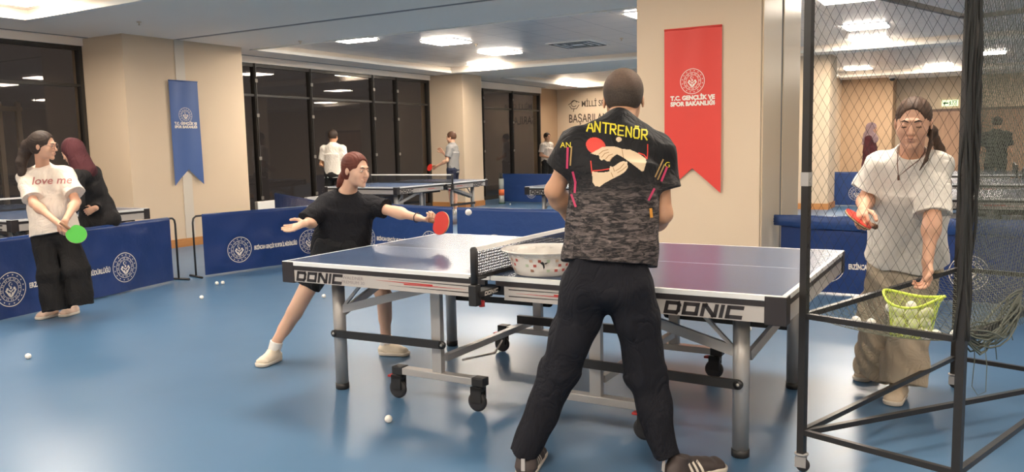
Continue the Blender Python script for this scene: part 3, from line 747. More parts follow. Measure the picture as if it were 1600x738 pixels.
# ================================================================== THE BALL CAGE
P1, P3, P2, P4 = A([1.41, -.61]), A([1.92, .95]), A([1.98, -.80]), A([2.49, .77])
CT = 2.005
def p3(p, z): return A([p[0], p[1], z])
def build_cage():
    t = thing('ball_cage', 'tall black steel ball cage on castors hung with netting, right foreground', 'cage', (1.41, -.61, 0))
    O = A([1.41, -.61, 0])
    e1 = nrm(P3-P1); e2 = nrm(P2-P1)
    for p in (P1, P2, P3, P4):
        q = p3(p, 0)-O; b = MB(); w = .0145
        b.obox(q+A([0, 0, .075]), q+A([0, 0, CT]), 2*w, 2*w, up=(e1[0], e1[1], 0)); po = b.build('post', M_blackmetal, t)
        c = MB().lathe([(.028, .079), (.028, .072), (.012, .07), (.012, .06)], q, 14); c.box(q[0]-.004-.02, q[0]+.02, q[1]-.016, q[1]-.012, .02, .066).box(q[0]-.02, q[0]+.02, q[1]+.012, q[1]+.016, .02, .066)
        c.build('castor_fork', M_silver, po)
        MB().lathe([(0, -.011), (.024, -.011), (.028, -.006), (.028, .006), (.024, .011), (0, .011)], q+A([.006, 0, .028]), 20, (0, 1, 0)).build('castor_wheel', M_tyre, po)
    def bar(a, b, z0, z1=None, w=.024): MB().obox(p3(a, z0)-O, p3(b, z0 if z1 is None else z1)-O, w, w).build('crossbar', M_blackmetal, t)
    for z in (.17, .66, CT-.012):
        bar(P1, P3, z, w=.022); bar(P1, P2, z, w=.022); bar(P2, P4, z, w=.022); bar(P3, P4, z, w=.022)
    MB().obox(p3(P1, .165)-O, p3(P4, .165)-O, .022, .022).build('diagonal_brace', M_blackmetal, t)
    tp = MB().obox(p3(P1, 1.19)-O, p3(P1, 1.245)-O, .033, .033, up=(e1[0], e1[1], 0)).build('silver_tape', mat('silver_tape', (.50, .48, .46, 1), .35, .3), t)
    # netting as real cord
    M_cord = mat('black_net_cord_cage', (.022, .022, .020, 1), .8); M_cord2 = mat('grey_green_net_cord', (.13, .14, .11, 1), .85)
    def net(name, a, b, z0, z1, dx, dz, r, m, sag=0., seed=0, skip=0):
        L = float(np.linalg.norm(b-a)); u = (b-a)/L; nn = A([-u[1], u[0]]); rs = random.Random(seed); ph = rs.random()*6
        V = []; F = []
        def pt(s, z):
            s_ = s+.006*math.sin(9*z+ph)+.004*math.sin(23*z+11*s); e = sag*math.sin(PI*min(1, max(0, s/L)))*math.sin(PI*(z-z0)/(z1-z0))+.010*math.sin(5*s+4*z+ph)
            return A([*(a+u*s_+nn*e), z+.006*math.sin(8*s+ph)])-O
        sl = dz/dx; Hh = z1-z0
        for sg in (1, -1):
            n = int((L+Hh/sl)/dx)+2
            for i in range(-n, n+1):
                s0 = i*dx; pts = []
                # line s = s0 + sg*(z-z0)/sl
                lo, hi = z0, z1
                za = z0+(0-s0)*sl*sg; zb = z0+(L-s0)*sl*sg
                lo = max(lo, min(za, zb)); hi = min(hi, max(za, zb))
                if hi-lo < .01: continue
                k = max(2, int((hi-lo)/.10)+1)
                for j in range(k+1): z = lo+(hi-lo)*j/k; pts.append(pt(s0+sg*(z-z0)/sl, z))
                base = len(V); 
                for q in pts:
                    for dd_ in ((r, 0, 0), (-r*.5, r*.87, 0), (-r*.5, -r*.87, 0)): V.append(q+A(dd_))
                for j in range(len(pts)-1):
                    for c in range(3): F.append((base+3*j+c, base+3*j+(c+1) % 3, base+3*j+3+(c+1) % 3, base+3*j+3+c))
        return mesh_obj(name, V, F, m, t)
    net('front_net', P1, P2, .66, CT, .036, .064, .0008, M_cord, seed=1)
    net('side_net', P2, P4, .62, CT, .026, .030, .0009, M_cord2, .05, seed=2)
    net('side_net', P2+A([.02, .02]), P4+A([.05, 0]), .66, CT, .034, .026, .0009, M_cord2, .12, seed=3)
    net('back_net', P3, P4, .66, CT, .036, .064, .0010, M_cord, seed=4)
    rs = random.Random(9); m = MB()
    for k in range(9):
        a = 2*PI*k/9; pts = []
        for i in range(30):
            z = .66+(CT-.66)*i/29; rr_ = .022+.007*math.sin(3*z*5+k*2); aa = a+1.2*math.sin(2.2*z+k); pts.append(p3(P2, z)-O+A([rr_*math.cos(aa), rr_*math.sin(aa), 0]))
        m.tube(pts, .0055, 5)
    m.build('gathered_net', M_cord, t)['kind'] = 'stuff'
    # gathered hem hanging at the near corner
    rs = random.Random(4); m = MB()
    for k in range(26):
        a = p3(P2, .69)-O; b = p3(P2*.62+P4*.38, .71+rs.uniform(-.05, .05))-O; pts = []
        o1 = A([rs.uniform(-.03, .03), rs.uniform(-.03, .03), rs.uniform(-.06, .04)]); o2 = A([rs.uniform(-.03, .03), rs.uniform(-.03, .03), rs.uniform(-.09, .05)])
        for i in range(9):
            s = i/8; pts.append(a+(b-a)*s+o1*math.sin(PI*s)+o2*math.sin(2*PI*s)*.6+A([0, 0, -.06*math.sin(PI*s)]))
        m.tube(pts, .0035, 5)
    m.build('gathered_net', M_cord2, t)['kind'] = 'stuff'
    m = MB()
    q = p3(P2*.93+P4*.07, .66)-O
    m.tube([q, q+A([.005, .01, -.10]), q+A([.0, .02, -.20]), q+A([.02, .03, -.235]), q+A([.045, .04, -.22]), q+A([.045, .03, -.12]), q+A([.03, .02, 0])], .0016, 5)
    q = p3(P2*.8+P4*.2, .63)-O
    m.tube([q, q+A([.005, .01, -.05]), q+A([.012, .02, -.11])], .0018, 5)
    q = p3(P2*.68+P4*.32, .64)-O
    m.tube([q, q+A([.012, .01, -.03]), q+A([.0, .02, -.055]), q+A([.006, .02, -.08])], .002, 5)
    m.build('loose_cord', M_cord2, t)['kind'] = 'stuff'
    # catching net that sags under the middle ring and carries the balls
    n1, n2 = 36, 16; V = []; F = []
    for i in range(n1+1):
        for j in range(n2+1):
            s, r_ = i/n1, j/n2; p = P1+(P3-P1)*s+(P2-P1)*r_; z = .655-.115*(math.sin(PI*s)**.5)*(math.sin(PI*r_)**.6) if 0 < s < 1 and 0 < r_ < 1 else .655
            V.append(p3(p, z)-O)
    g = MB(); W_ = n2+1
    for i in range(n1):
        for j in range(n2):
            for a_, b_ in ((i*W_+j, (i+1)*W_+j+1), ((i+1)*W_+j, i*W_+j+1)): g.obox(V[a_], V[b_], .0016, .0016)
    g.build('catch_net', mat('pale_catch_net_cord', (.22, .22, .16, 1), .8), t)
    return t
def cage_z(x, y):
    M_ = np.stack([P3-P1, P2-P1], 1); s, r_ = np.linalg.solve(M_, A([x, y])-P1); s = min(.98, max(.02, s)); r_ = min(.98, max(.02, r_))
    return .655-.115*(math.sin(PI*s)**.5)*(math.sin(PI*r_)**.6)
build_cage()

# ------------------------------------------------------------------ balls
M_ball = mat('white_celluloid', (.80, .77, .70, 1), .35)
BR = .02
def ball_mesh():
    bm = bmesh.new(); bmesh.ops.create_uvsphere(bm, u_segments=20, v_segments=12, radius=BR); me = bpy.data.meshes.new('ball'); bm.to_mesh(me); bm.free()
    me.materials.append(M_ball); me.polygons.foreach_set('use_smooth', [True]*len(me.polygons)); return me
BM = ball_mesh()
def ball(p, label, group, r=1.0):
    o = bpy.data.objects.new('table_tennis_ball', BM); COL.objects.link(o); o.location = tuple(map(float, p)); tag(o, label, 'ball', group); return o
for u, v, l in [(44, 557, 'white ball alone on the floor at the far left'), (315, 465, 'white ball on the floor, nearer than the touching pair'), (340, 443, 'left ball of the touching pair on the floor by the barrier gap'), (348, 442, 'right ball of the touching pair on the floor by the barrier gap'),
                (607, 655, 'white ball on the floor in front of the table castors'), (1170, 514, 'white ball on the floor seen beside the right near table leg'), (903, 563, 'white ball on the floor under the table between the coach\'s legs'), (506, 463, 'white ball on the floor behind the girl player\'s bare leg'), (797, 319, 'tiny white ball on the floor by the distant barrier')]:
    p = at(u, v, z=BR); ball(p, l, 'balls on the floor')
for _o in bpy.data.objects:
    if _o.get('label', '').startswith('left ball of the touching'): _o.location.x -= .012
ball(at(732, 332, y=.1), 'white ball flying over the table in front of the red racket', 'ball in flight')

# green mesh scoop with balls
def scoop():
    c = A([1.795, -.47, .575]); t = thing('mesh_scoop', 'yellow-green net scoop full of balls hanging inside the cage', 'scoop', tuple(c))
    ang = math.atan2(P2[1]-P1[1], P2[0]-P1[0])
    ex_, ey_ = A([math.cos(ang), math.sin(ang), 0]), A([-math.sin(ang), math.cos(ang), 0])
    def s(a, h):  # a angle, h 0..1
        w = .078+.030*h**2+.008*math.sin(3*a)*h; d = .060+.018*h
        if h > .9: w += .006
        top = .155+.016*math.cos(2*a)+.012*math.sin(a)
        return ex_*w*math.cos(a)+ey_*d*math.sin(a)+A([0, 0, .008+top*h])
    N, K = 40, 14
    M_sc = mat('yellow_green_net', (.62, .74, .10, 1), .6)
    def film():
        T = NT('yellow_green_mesh_film'); T.b.inputs['Base Color'].default_value = (.62, .72, .10, 1); T.b.inputs['Alpha'].default_value = .26; T.b.inputs['Roughness'].default_value = .6; return T.m
    V = [s(2*PI*i/N, k/K) for k in range(K+1) for i in range(N)]; F = [(k*N+i, k*N+(i+1) % N, (k+1)*N+(i+1) % N, (k+1)*N+i) for k in range(K) for i in range(N)]
    F.append(tuple(range(N-1, -1, -1)))
    mesh_obj('mesh_wall', V, F, film(), t, True)
    m = MB()
    for i in range(0, N, 2):
        for sg in (1, -1): m.tube([s(2*PI*(i+sg*k*.5)/N, k/K) for k in range(0, K+1, 2)], .0008, 3, caps=False)
    m.build('net_strands', M_sc, t)
    m = MB(); m.tube([s(2*PI*i/N, 1.0) for i in range(N)], .0055, 8, closed=True); m.build('rim', M_sc, t)
    pts = [(-.045, -.02, .03), (.0, -.03, .03), (.045, -.02, .035), (-.05, .02, .04), (.0, .015, .035), (.045, .02, .04), (-.03, -.025, .065), (.018, -.03, .068), (.05, -.012, .075), (-.055, .0, .085), (-.01, .01, .09), (.035, .015, .1), (-.035, -.02, .108), (.008, -.02, .112), (.055, -.005, .115), (-.012, .03, .125), (-.062, -.02, .118)]; seen = set()
    for i, (x, y, z) in enumerate(pts):
        lb = 'white ball in the yellow-green scoop, '+('in its bottom layer', 'in its middle layer', 'in its top layer')[0 if z < .05 else 1 if z < .095 else 2]+(', left' if x < -.025 else ', right' if x > .025 else ', centre')+(' front' if y < 0 else ' back')
        if lb in seen: lb = 'highest white ball in the yellow-green scoop, against its left mesh wall'
        seen.add(lb); ball(c+ex_*x*1.2+ey_*y+A([0, 0, z]), lb, 'balls in the scoop')
scoop()
for u, v, yb, l in [(1337, 512, -.45, 'leftmost ball on the cage net'), (1361, 506, -.40, 'second ball from the left on the cage net'), (1447, 530, -.62, 'ball on the cage net under the right of the scoop'), (1493, 535, -.66, 'ball on the cage net by the right post'), (1462, 531, -.5, 'ball on the cage net between the scoop and the right post')]:
    p = at(u, v, y=yb); p[2] = max(cage_z(p[0], p[1])+BR, p[2]-.02); ball(p, l, 'balls on the cage net')
# white perforated basket on the table
def basin():
    c = A([.207, -.598, .7602]); t = thing('plastic_basket', 'round white perforated plastic basket with coloured squares on the table edge', 'basket', tuple(c))
    def film():
        T = NT('milky_plastic'); T.b.inputs['Base Color'].default_value = (.80, .76, .70, 1); T.b.inputs['Alpha'].default_value = .68; T.b.inputs['Roughness'].default_value = .3; return T.m
    prof = [(.0, .004), (.13, .004), (.142, .010), (.158, .05), (.172, .095), (.180, .112), (.206, .118), (.207, .123), (.178, .120), (.168, .096), (.154, .05), (.139, .014), (.0, .009)]
    MB().lathe(prof, n=56).build('bowl', film(), t)
    cols = [mat('red_square_print', (.50, .10, .08, 1), .5), mat('green_square_print', (.42, .50, .34, 1), .5), mat('tan_square_print', (.55, .36, .26, 1), .5)]
    rs = random.Random(2)
    for ci in range(3):
        m = MB()
        for row, (z, r) in enumerate(((.083, .1695), (.060, .1620), (.036, .1545))):
            for i in range(26):
                if (i*7+row*3+int(rs.random()*2)) % 3 != ci: continue
                a = 2*PI*i/26+(row % 2)*.1; w = .0075; rad = r+.0012; tn = A([-math.sin(a), math.cos(a), 0]); rd = A([math.cos(a), math.sin(a), 0]); up_ = nrm(rd*.3+A([0, 0, 1.]))
                cc = rd*rad+A([0, 0, z]); V = [cc+tn*w*sx+up_*w*sz*.9+rd*.0004 for sx, sz in ((-1, -1), (1, -1), (1, 1), (-1, 1))]; m.add(V, [(0, 1, 2, 3)])
        m.build('printed_squares', cols[ci], t)
    m = MB()
    for i in range(24):
        a = 2*PI*i/24; rd = A([math.cos(a), math.sin(a), 0]); tn = A([-math.sin(a), math.cos(a), 0]); cc = rd*.1765+A([0, 0, .106])
        m.add([cc+tn*.009*sx+A([0, 0, .006*sz])+rd*.004*sz*.3 for sx, sz in ((-1, -1), (1, -1), (1, 1), (-1, 1))], [(0, 1, 2, 3)])
        cc = rd*.170+A([0, 0, .104]); m.add([cc+tn*.009*sx+A([0, 0, .006*sz]) for sx, sz in ((-1, -1), (1, -1), (1, 1), (-1, 1))], [(0, 1, 2, 3)])
    m.build('rim_slots', M_white, t)
    # dark bird-shaped mark
    d = D2(); d.poly([(-.016, .010), (-.004, .016), (.004, .008), (.0, -.002), (-.006, .0)]); d.poly([(.004, .008), (.020, .012), (.014, .004), (.006, .002)]); d.poly([(-.004, .002), (.004, .004), (.006, -.012), (.001, -.022), (-.002, -.010)])
    a0 = math.atan2(CY-c[1], CX-c[0])-.02
    def on(x, z):
        zz = .066+z; r = .1665+(zz-.066)*.3+.0016; a = a0+x/r; return (r*math.cos(a), r*math.sin(a), zz)
    put2d('bird_mark', d, on, M_black, t)
basin()
# ball collecting tube by the distant barrier
bt = thing('ball_collecting_tube', 'upright grey ball collecting tube with orange band by the distant barrier', 'ball tube', (-7.98, 12.72, 0))
MB().lathe([(.075, .0), (.075, .03), (.06, .03)], n=16).build('foot_ring', mat('dark_green_plastic', (.03, .08, .05, 1), .5), bt)
MB().lathe([(.065, .03), (.065, .20)], n=16).build('lower_tube', mat('clear_grey_tube', (.35, .38, .36, 1), .2), bt)
MB().lathe([(.068, .20), (.068, .34)], n=16).build('orange_band', mat('orange_plastic', (.75, .16, .05, 1), .4), bt)
MB().lathe([(.062, .34), (.058, .60)], n=16).build('upper_tube', mat('clear_grey_tube', (.35, .38, .36, 1), .2), bt)
MB().lathe([(.05, .60), (.035, .66), (.035, .74), (.0, .74)], n=16).build('handle', M_black, bt)

# ================================================================== RACKETS
def racket(label, c, normal, updir, face, back, s=1.0):
    """c blade centre, normal = face direction, updir = from handle to tip"""
    n = nrm(normal); u = A(updir, float); u = nrm(u-n*(u@n)); r = np.cross(u, n)
    t = thing('table_tennis_racket', label, 'racket', tuple(c))
    out = []
    for i in range(40):
        a = 2*PI*i/40; x = .0755*math.sin(a); y = .079*math.cos(a)
        if y < -.062: y = -.062-(abs(y)-.062)*.3
        out.append((x*s, y*s))
    def slab(name, z0, z1, m, pts, k=1.):
        V = [r*x*k+u*y*k+n*z for z in (z0, z1) for x, y in pts]; N = len(pts)
        F = [tuple(range(N-1, -1, -1)), tuple(range(N, 2*N))]+[(i, (i+1) % N, N+(i+1) % N, N+i) for i in range(N)]
        return mesh_obj(name, V, F, m, t)
    M_ply = mat('pale_plywood', (.62, .42, .22, 1), .5)
    slab('blade', -.003, .003, M_ply, out, 1.0); slab('front_rubber', .003, .0065, face, out, .985); slab('back_rubber', -.0065, -.003, back, out, .985)
    m = MB(); m.tube([u*(-.060*s), u*(-.075*s), u*(-.11*s), u*(-.150*s)], [.010, .0125, .0125, .014], 10); m.build('handle', mat('brown_handle', (.25, .12, .06, 1), .5), t)
    return t
M_redr = mat('red_rubber', (.62, .030, .020, 1), .45); M_blackr = mat('black_rubber', (.02, .02, .02, 1), .5); M_greenr = mat('green_rubber', (.06, .42, .04, 1), .5)

# ================================================================== PEOPLE
def skin(name, c): return mat(name, c, .50, nscale=9, namt=.07, sss=.08)
S_fair = skin('fair_skin', (.66, .37, .245, 1)); S_tan = skin('tan_skin', (.56, .30, .175, 1)); S_light = skin('light_skin', (.70, .43, .30, 1))
def cloth(name, c, b=160, st=.15, n=6, amt=.08, wr=.55):
    if name in MC: return MC[name]
    T = NT(name); T.b.inputs['Roughness'].default_value = .85; T.b.inputs['Specular IOR Level'].default_value = .25
    d = tuple(v*(1-amt) for v in c[:3])+(1,); e = tuple(min(1, v*(1+amt)) for v in c[:3])+(1,); T.lk(T.mix(T.noise(n, 3), d, e), T.b.inputs['Base Color'])
    w = T.noise(7, 3, .55, dist=1.6, vec=T.mapping((1, 1, .6))); ridge = T.math('ABSOLUTE', T.math('SUBTRACT', w, .5))
    T.bump(T.math('ADD', T.math('POWER', ridge, .7), T.math('MULTIPLY', T.noise(b, 2), .02)), wr, .035)
    MC[name] = T.m; return T.m
M_lip = mat('lip_colour', (.52, .25, .175, 1), .45); M_brow = mat('eyebrow_hair', (.035, .020, .014, 1), .8)
M_eyew = mat('eye_white', (.65, .60, .56, 1), .3); M_iris = mat('dark_iris', (.03, .015, .01, 1), .2); M_lid = mat('eyelid', (.40, .21, .15, 1), .6)
class Fig:
    def __init__(s, label, loc, J, sc=1.0, h=.0045):
        s.J = {k: A(v, float) for k, v in J.items()}; s.sc = sc; s.h = h
        s.root = thing('person', label, 'person', loc); s.o = A(loc, float)
        J = s.J
        for k in ('hf', 'hu', 'cf', 'pf'): J[k] = nrm(J[k])
        s.side = nrm(J['sb']-J['sa']); hu = J['hu']-J['hf']*(J['hu']@J['hf']); hu = nrm(hu); hx = np.cross(J['hf'], hu); s.HM = np.stack([hx, J['hf'], hu], 1)
    def hp(s, x, y, z): return s.J['hc']+s.HM@A([x, y, z])*s.sc
    def field(s, pts, pad=.16, h=None):
        P = np.array(pts); return Sdf(P.min(0)-pad, P.max(0)+pad, h or s.h)
    def allp(s): return [v for k, v in s.J.items() if k not in ('hf', 'hu', 'cf', 'pf') and v.shape == (3,)]
    def fin(s, name, S, m, parent=None, label=None, mi=None):
        V, F = S.mesh()
        if len(F) == 0: print('EMPTY', name); return None
        if mi is not None: mi = mi((V[F].mean(1)))
        o = np_mesh(name, V, F, m, parent or s.root, s.o, mi)
        if label: o['label'] = label
        return o
    def head(s, S, ears=True):
        k = s.sc; hp = s.hp
        S.el(hp(0, -.014, .030), A([.074, .092, .084])*k, s.HM, k=.015)
        S.el(hp(0, .026, -.018), A([.067, .062, .080])*k, s.HM, k=.02)
        S.el(hp(0, .034, -.066), A([.052, .046, .042])*k, s.HM, k=.02)
        S.el(hp(0, .072, -.098), A([.020, .016, .016])*k, s.HM, k=.018)
        for x in (-1, 1): S.el(hp(x*.041, .055, -.030), A([.024, .022, .026])*k, s.HM, k=.015)
        S.ec(hp(-.026, .083, .024), hp(.026, .083, .024), .009*k, k=.012)
        for x in (-1, 1): S.el(hp(x*.030, .096, .002), .0125*k, k=.010, op='s')
        for x in (-1, 1): S.el(hp(x*.031, .076, .001), A([.0135, .0125, .0125])*k, s.HM, k=.004)
        S.ec(hp(0, .086, .008), hp(0, .106, -.030), .007*k, .0105*k, k=.008)
        for x in (-1, 1): S.el(hp(x*.011, .094, -.034), .007*k, k=.005)
        S.ec(hp(-.014, .084, -.058), hp(.014, .084, -.058), .0085*k, k=.006); S.ec(hp(-.012, .082, -.068), hp(.012, .082, -.068), .0085*k, k=.006)
        if ears:
            for x in (-1, 1): S.el(hp(x*.077, -.008, -.008), A([.006, .016, .027])*k, s.HM, k=.008)
    def skin(s, m, extra=None, shoes=True, tk=.74, lk=.62, shorts=False):
        J = s.J; k = s.sc; S = s.field(s.allp()+[s.hp(0, 0, .12)])
        s.head(S)
        S.ec(J['neck'], s.hp(0, -.02, -.05), .054*k, .052*k, k=.02)
        mid = (J['neck']+J['pel'])/2; hs = nrm(J['hb']-J['ha'])
        S.ec(J['neck']-(J['neck']-J['pel'])*.12, mid, .135*k*tk, .125*k*tk, .085*k*tk, .085*k*tk, x=s.side, k=.04)
        S.ec(mid, J['pel'], .12*k*tk, .135*k*tk, .08*k*tk, .09*k*tk, x=hs, k=.04)
        S.ec(J['sa'], J['sb'], .036*k, k=.03)
        for q in 'ab':
            S.ec(J['s'+q], J['e'+q], .040*k, .036*k, k=.02); f = J['w'+q]-J['e'+q]
            S.ec(J['e'+q], J['w'+q], .036*k, .0235*k, k=.02); S.el(J['e'+q]+f*.25, .037*k, k=.04)
            L_ = 1. if shorts else lk; c = J['a'+q]-J['k'+q]
            if shorts: S.ec(J['h'+q]+(J['k'+q]-J['h'+q])*.35, J['k'+q], .068*k, .049*k, k=.03)
            S.ec(J['h'+q], J['k'+q], .045*k, .045*k*L_, k=.03)
            S.ec(J['k'+q], J['a'+q], .047*k*L_, .034*k*(1 if shorts else .8), k=.02); back = -J['pf']
            if shorts: S.ec(J['k'+q]+c*.12+back*.018*k, J['k'+q]+c*.50+back*.012*k, .042*k, .040*k, k=.03)
            if 't'+q in J: S.ec(J['a'+q]-A([0, 0, .03]), J['t'+q], .035*k, .03*k, .03*k, .02*k, k=.02)
        if extra: extra(S)
        return s.fin('body', S, m)
    def hand(s, S, w, d, n, th, curl=(.3, .3, .3, .3), tc=.3, sc=1.0, spread=.10):
        """w wrist, d towards fingers, n palm normal, th = thumb side"""
        d = nrm(d); n = A(n, float); n = nrm(n-d*(n@d)); sd = np.cross(d, n); sd = sd if sd@A(th, float) > 0 else -sd; k = s.sc*sc
        w = A(w, float)
        S.ec(w, w+d*.080*k, .026*k, .037*k, .019*k, .0145*k, x=sd, k=.012)
        kn = w+d*.078*k
        for (o, L), c in zip(((.029, .074), (.0100, .082), (-.0090, .076), (-.0270, .060)), curl):
            p = kn+sd*o*k; dd = nrm(d+sd*spread*o*30*.3); nf = n; r = .0088*k
            for j, f in enumerate((.45, .31, .24)):
                a = c*(1.0 if j else .8); dd, nf = nrm(dd*math.cos(a)+nf*math.sin(a)), nrm(nf*math.cos(a)-dd*math.sin(a))
                q = p+dd*L*f*k*1.05; S.ec(p, q, r, r*.92, k=.003); p = q; r *= .92
        p = w+d*.022*k+sd*.022*k; dd = nrm(sd*.75+d*.75+n*.25)
        for j, (L, r) in enumerate(((.040, .0125), (.032, .0105), (.026, .0095))):
            q = p+dd*L*k; S.ec(p, q, r*k, r*.9*k, k=.006); p = q; dd = nrm(dd+d*.45+n*tc*.8-sd*.25)
    def tee(s, m, hem, w=(.165, .19, .20), dp=(.10, .125, .135), ends=None, sr=(.07, .082), seed=1, amp=.004, neckr=.066, name='shirt', front=.02, hs=None, label=None, mi=None, hz=None, pre=None):
        J = s.J; k = s.sc; hem = A(hem, float); ends = ends or {}
        S = s.field([J['sa'], J['sb'], hem, J['neck']]+[A(e, float) for e in ends.values()], .27)
        ax = J['neck']-hem; up_ = nrm(ax); ch = J['neck']-ax*.30
        hs = s.side if hs is None else nrm(hs)
        S.ec(J['sa']-up_*.012, J['sb']-up_*.012, .060*k, k=.05)
        S.ec(J['neck']-up_*.07*k, ch, w[0]*k, w[1]*k, dp[0]*k, dp[1]*k, x=s.side, k=.06)
        S.ec(ch, hem, w[1]*k, w[2]*k, dp[1]*k, dp[2]*k, x=hs, flat=True, k=.04)
        S.ec(J['neck']-up_*.05, J['neck']+up_*.012, .075*k, .060*k, k=.04)
        for q, e in ends.items():
            e = A(e, float)
            S.ec(J['s'+q], e, sr[0]*k, sr[1]*k, sr[0]*.95*k, sr[1]*.9*k, flat=True, k=.035)
            S.el(J['s'+q], sr[0]*k*.95, k=.03)
        if pre: pre(S)
        S.disp(folds(seed, amp)); 
        f2 = folds(seed+50, amp*.55, 60.); S.disp(f2)
        hp_ = J['neck']+up_*.028+J['cf']*front*k
        S.el(hp_, A([neckr, neckr, .045])*k, k=.006, op='s')
        return s.fin(name, S, m, label=label, mi=mi)
    def trousers(s, m, waist, hems, wr=(.155, .115), lr=(.09, .075, .07), seed=2, amp=.004, name='trousers', crotch=None, knee_only=False, label=None, flare=None):
        J = s.J; k = s.sc; waist = A(waist, float); hs = nrm(J['hb']-J['ha'])
        S = s.field([waist, J['ha'], J['hb'], J['ka'], J['kb']]+[A(h_, float) for h_ in hems.values()], .22)
        hip = (J['ha']+J['hb'])/2
        S.ec(waist, hip, wr[0]*k, (wr[0]+.012)*k, wr[1]*k, (wr[1]+.01)*k, x=hs, k=.05)
        for q, e in hems.items():
            e = A(e, float); f = flare or lr[2]
            if knee_only: S.ec(J['h'+q], e, lr[0]*k, lr[1]*k, k=.05, flat=True); S.el(J['h'+q], lr[0]*k, k=.04); continue
            S.ec(J['h'+q], J['k'+q], lr[0]*k, lr[1]*k, k=.022)
            S.ec(J['k'+q], e, lr[1]*k, lr[2]*k, k=.03, flat=True); S.el(J['k'+q], lr[1]*k, k=.03)
        S.disp(folds(seed, amp*1.8, 24)); S.disp(folds(seed+9, amp*1.2, 62))
        return s.fin(name, S, m, label=label)
    def shoe(s, a, d, m, msole, L=.27, z0=0., w=.045, hh=.085, lab=None, tilt=0.):
        """a = heel point on the floor, d = direction of the toes"""
        k = s.sc; d = nrm(A([d[0], d[1], tilt])); a = A(a, float); a[2] = z0; L *= k; up_ = A([0, 0, 1.]); sd = nrm(np.cross(d, up_)); up_ = np.cross(sd, d)
        S = Sdf(np.minimum(a, a+d*L)-.1, np.maximum(a, a+d*L)+A([.1, .1, .16]), .0035)
        S.ec(a+d*.045+up_*.035, a+d*(L-.05)+up_*.030, w*.85, w, .040, .026, x=sd, k=.02)
        S.ec(a+d*.055+up_*.04, a+d*.075+up_*hh, w*.80, w*.78, .042, .045, x=d, k=.02, flat=True)
        S.ec(a+d*.10+up_*.06, a+d*(L*.66)+up_*.045, w*.62, w*.70, .032, .020, x=sd, k=.02)
        S.disp(folds(int(abs(a[0])*100), .0015, 90)); S.cut(a+up_*.016, -up_)
        o = s.fin('shoe', S, m, label=lab)
        S = Sdf(np.minimum(a, a+d*L)-.1, np.maximum(a, a+d*L)+.1, .0035)
        S.ec(a+d*.048+up_*.02, a+d*(L-.05)+up_*.02, w*.93, w*1.10, .040, .040, x=sd, k=.02)
        S.cut(a+up_*.003, -up_); S.cut(a+up_*.026, up_)
        so = s.fin('sole', S, msole, o); return o
    def face(s, looking_down=False, glasses=False, body=None, small=False):
        k = s.sc; hp = s.hp
        for x in (-1, 1):
            c = hp(x*.031, .079, .001)
            S = Sdf(c-.03, c+.03, .0015); S.el(c, A([.0118, .0116, .0045])*k, s.HM, k=.002); 
            if looking_down:
                S = Sdf(c-.03, c+.03, .0015); S.el(hp(x*.031, .0805, -.004), A([.0135, .0115, .0030])*k, s.HM, k=.002); s.fin('eyelashes', S, M_iris)
            else:
                e = s.fin('eye', S, M_eyew)
                S = Sdf(c-.03, c+.03, .0012); S.el(hp(x*.031, .0865, .001), A([.0052, .0052, .0052])*k, s.HM, k=.002); s.fin('iris', S, M_iris, e)
                S = Sdf(c-.03, c+.03, .0015); S.ec(hp(x*.020, .0865, .0068), hp(x*.043, .0815, .0062), .0017*k, k=.001); s.fin('eyelashes', S, M_iris)
            S = Sdf(c-.04, c+.06, .0018); S.chain([hp(x*.014, .0925, .021), hp(x*.030, .0905, .027), hp(x*.046, .080, .021)], [.0028*k, .0034*k, .0016*k], k=.003); s.fin('eyebrow', S, M_brow)
        c = hp(0, .088, -.063); S = Sdf(c-.04, c+.04, .0015)
        S.chain([hp(-.025, .0800, -.0625), hp(-.006, .0920, -.0575), hp(0, .0920, -.0590), hp(.006, .0920, -.0575), hp(.025, .0800, -.0625)], [.0022*k, .0040*k, .0038*k, .0040*k, .0022*k], k=.003)
        S.chain([hp(-.023, .0800, -.0640), hp(0, .0905, -.0690), hp(.023, .0800, -.0640)], [.0022*k, .0050*k, .0022*k], k=.002)
        s.fin('lips', S, M_lip)
        if glasses:
            m = MB(); gm = mat('thin_glasses_frame', (.10, .05, .04, 1), .3)
            for x in (-1, 1):
                m.tube([hp(x*.033+.023*math.cos(a), .100-.006*abs(math.cos(a)), .0+.019*math.sin(a))-s.o for a in np.linspace(0, 2*PI, 25)[:-1]], .0014, 6, closed=True)
                m.tube([hp(x*.056, .093, .006)-s.o, hp(x*.080, .05, .006)-s.o, hp(x*.080, -.005, .004)-s.o], .0014, 6)
            m.tube([hp(-.010, .098, .004)-s.o, hp(0, .101, .007)-s.o, hp(.010, .098, .004)-s.o], .0014, 6)
            m.build('glasses', gm, s.root)
    def hair(s, m, kind='short', tail=None, tr=(.03, .015), lift=.010, part=True, nape=-.05, h=.003):
        k = s.sc; hp = s.hp; P = [hp(0, 0, 0)]+([A(p, float) for p in tail] if tail else [])
        S = s.field(P, .15, h)
        S.el(hp(0, -.016, .034), A([.074+lift, .092+lift, .084+lift])*k, s.HM, k=.01)
        if kind == 'long': S.el(hp(0, -.035, -.015), A([.070, .072, .075])*k, s.HM, k=.02)
        elif kind in ('short', 'cropped'): S.el(hp(0, -.038, -.005), A([.064, .068, .060])*k, s.HM, k=.02)
        # open the face and the neck
        S.el(hp(0, .106, -.014), A([.072, .074, .108])*k, s.HM, k=.008, op='s')
        S.el(hp(0, .06, -.085), A([.10, .085, .075])*k, s.HM, k=.008, op='s')
        S.cut(hp(0, 0, nape), -s.HM[:, 2]) if not tail else None
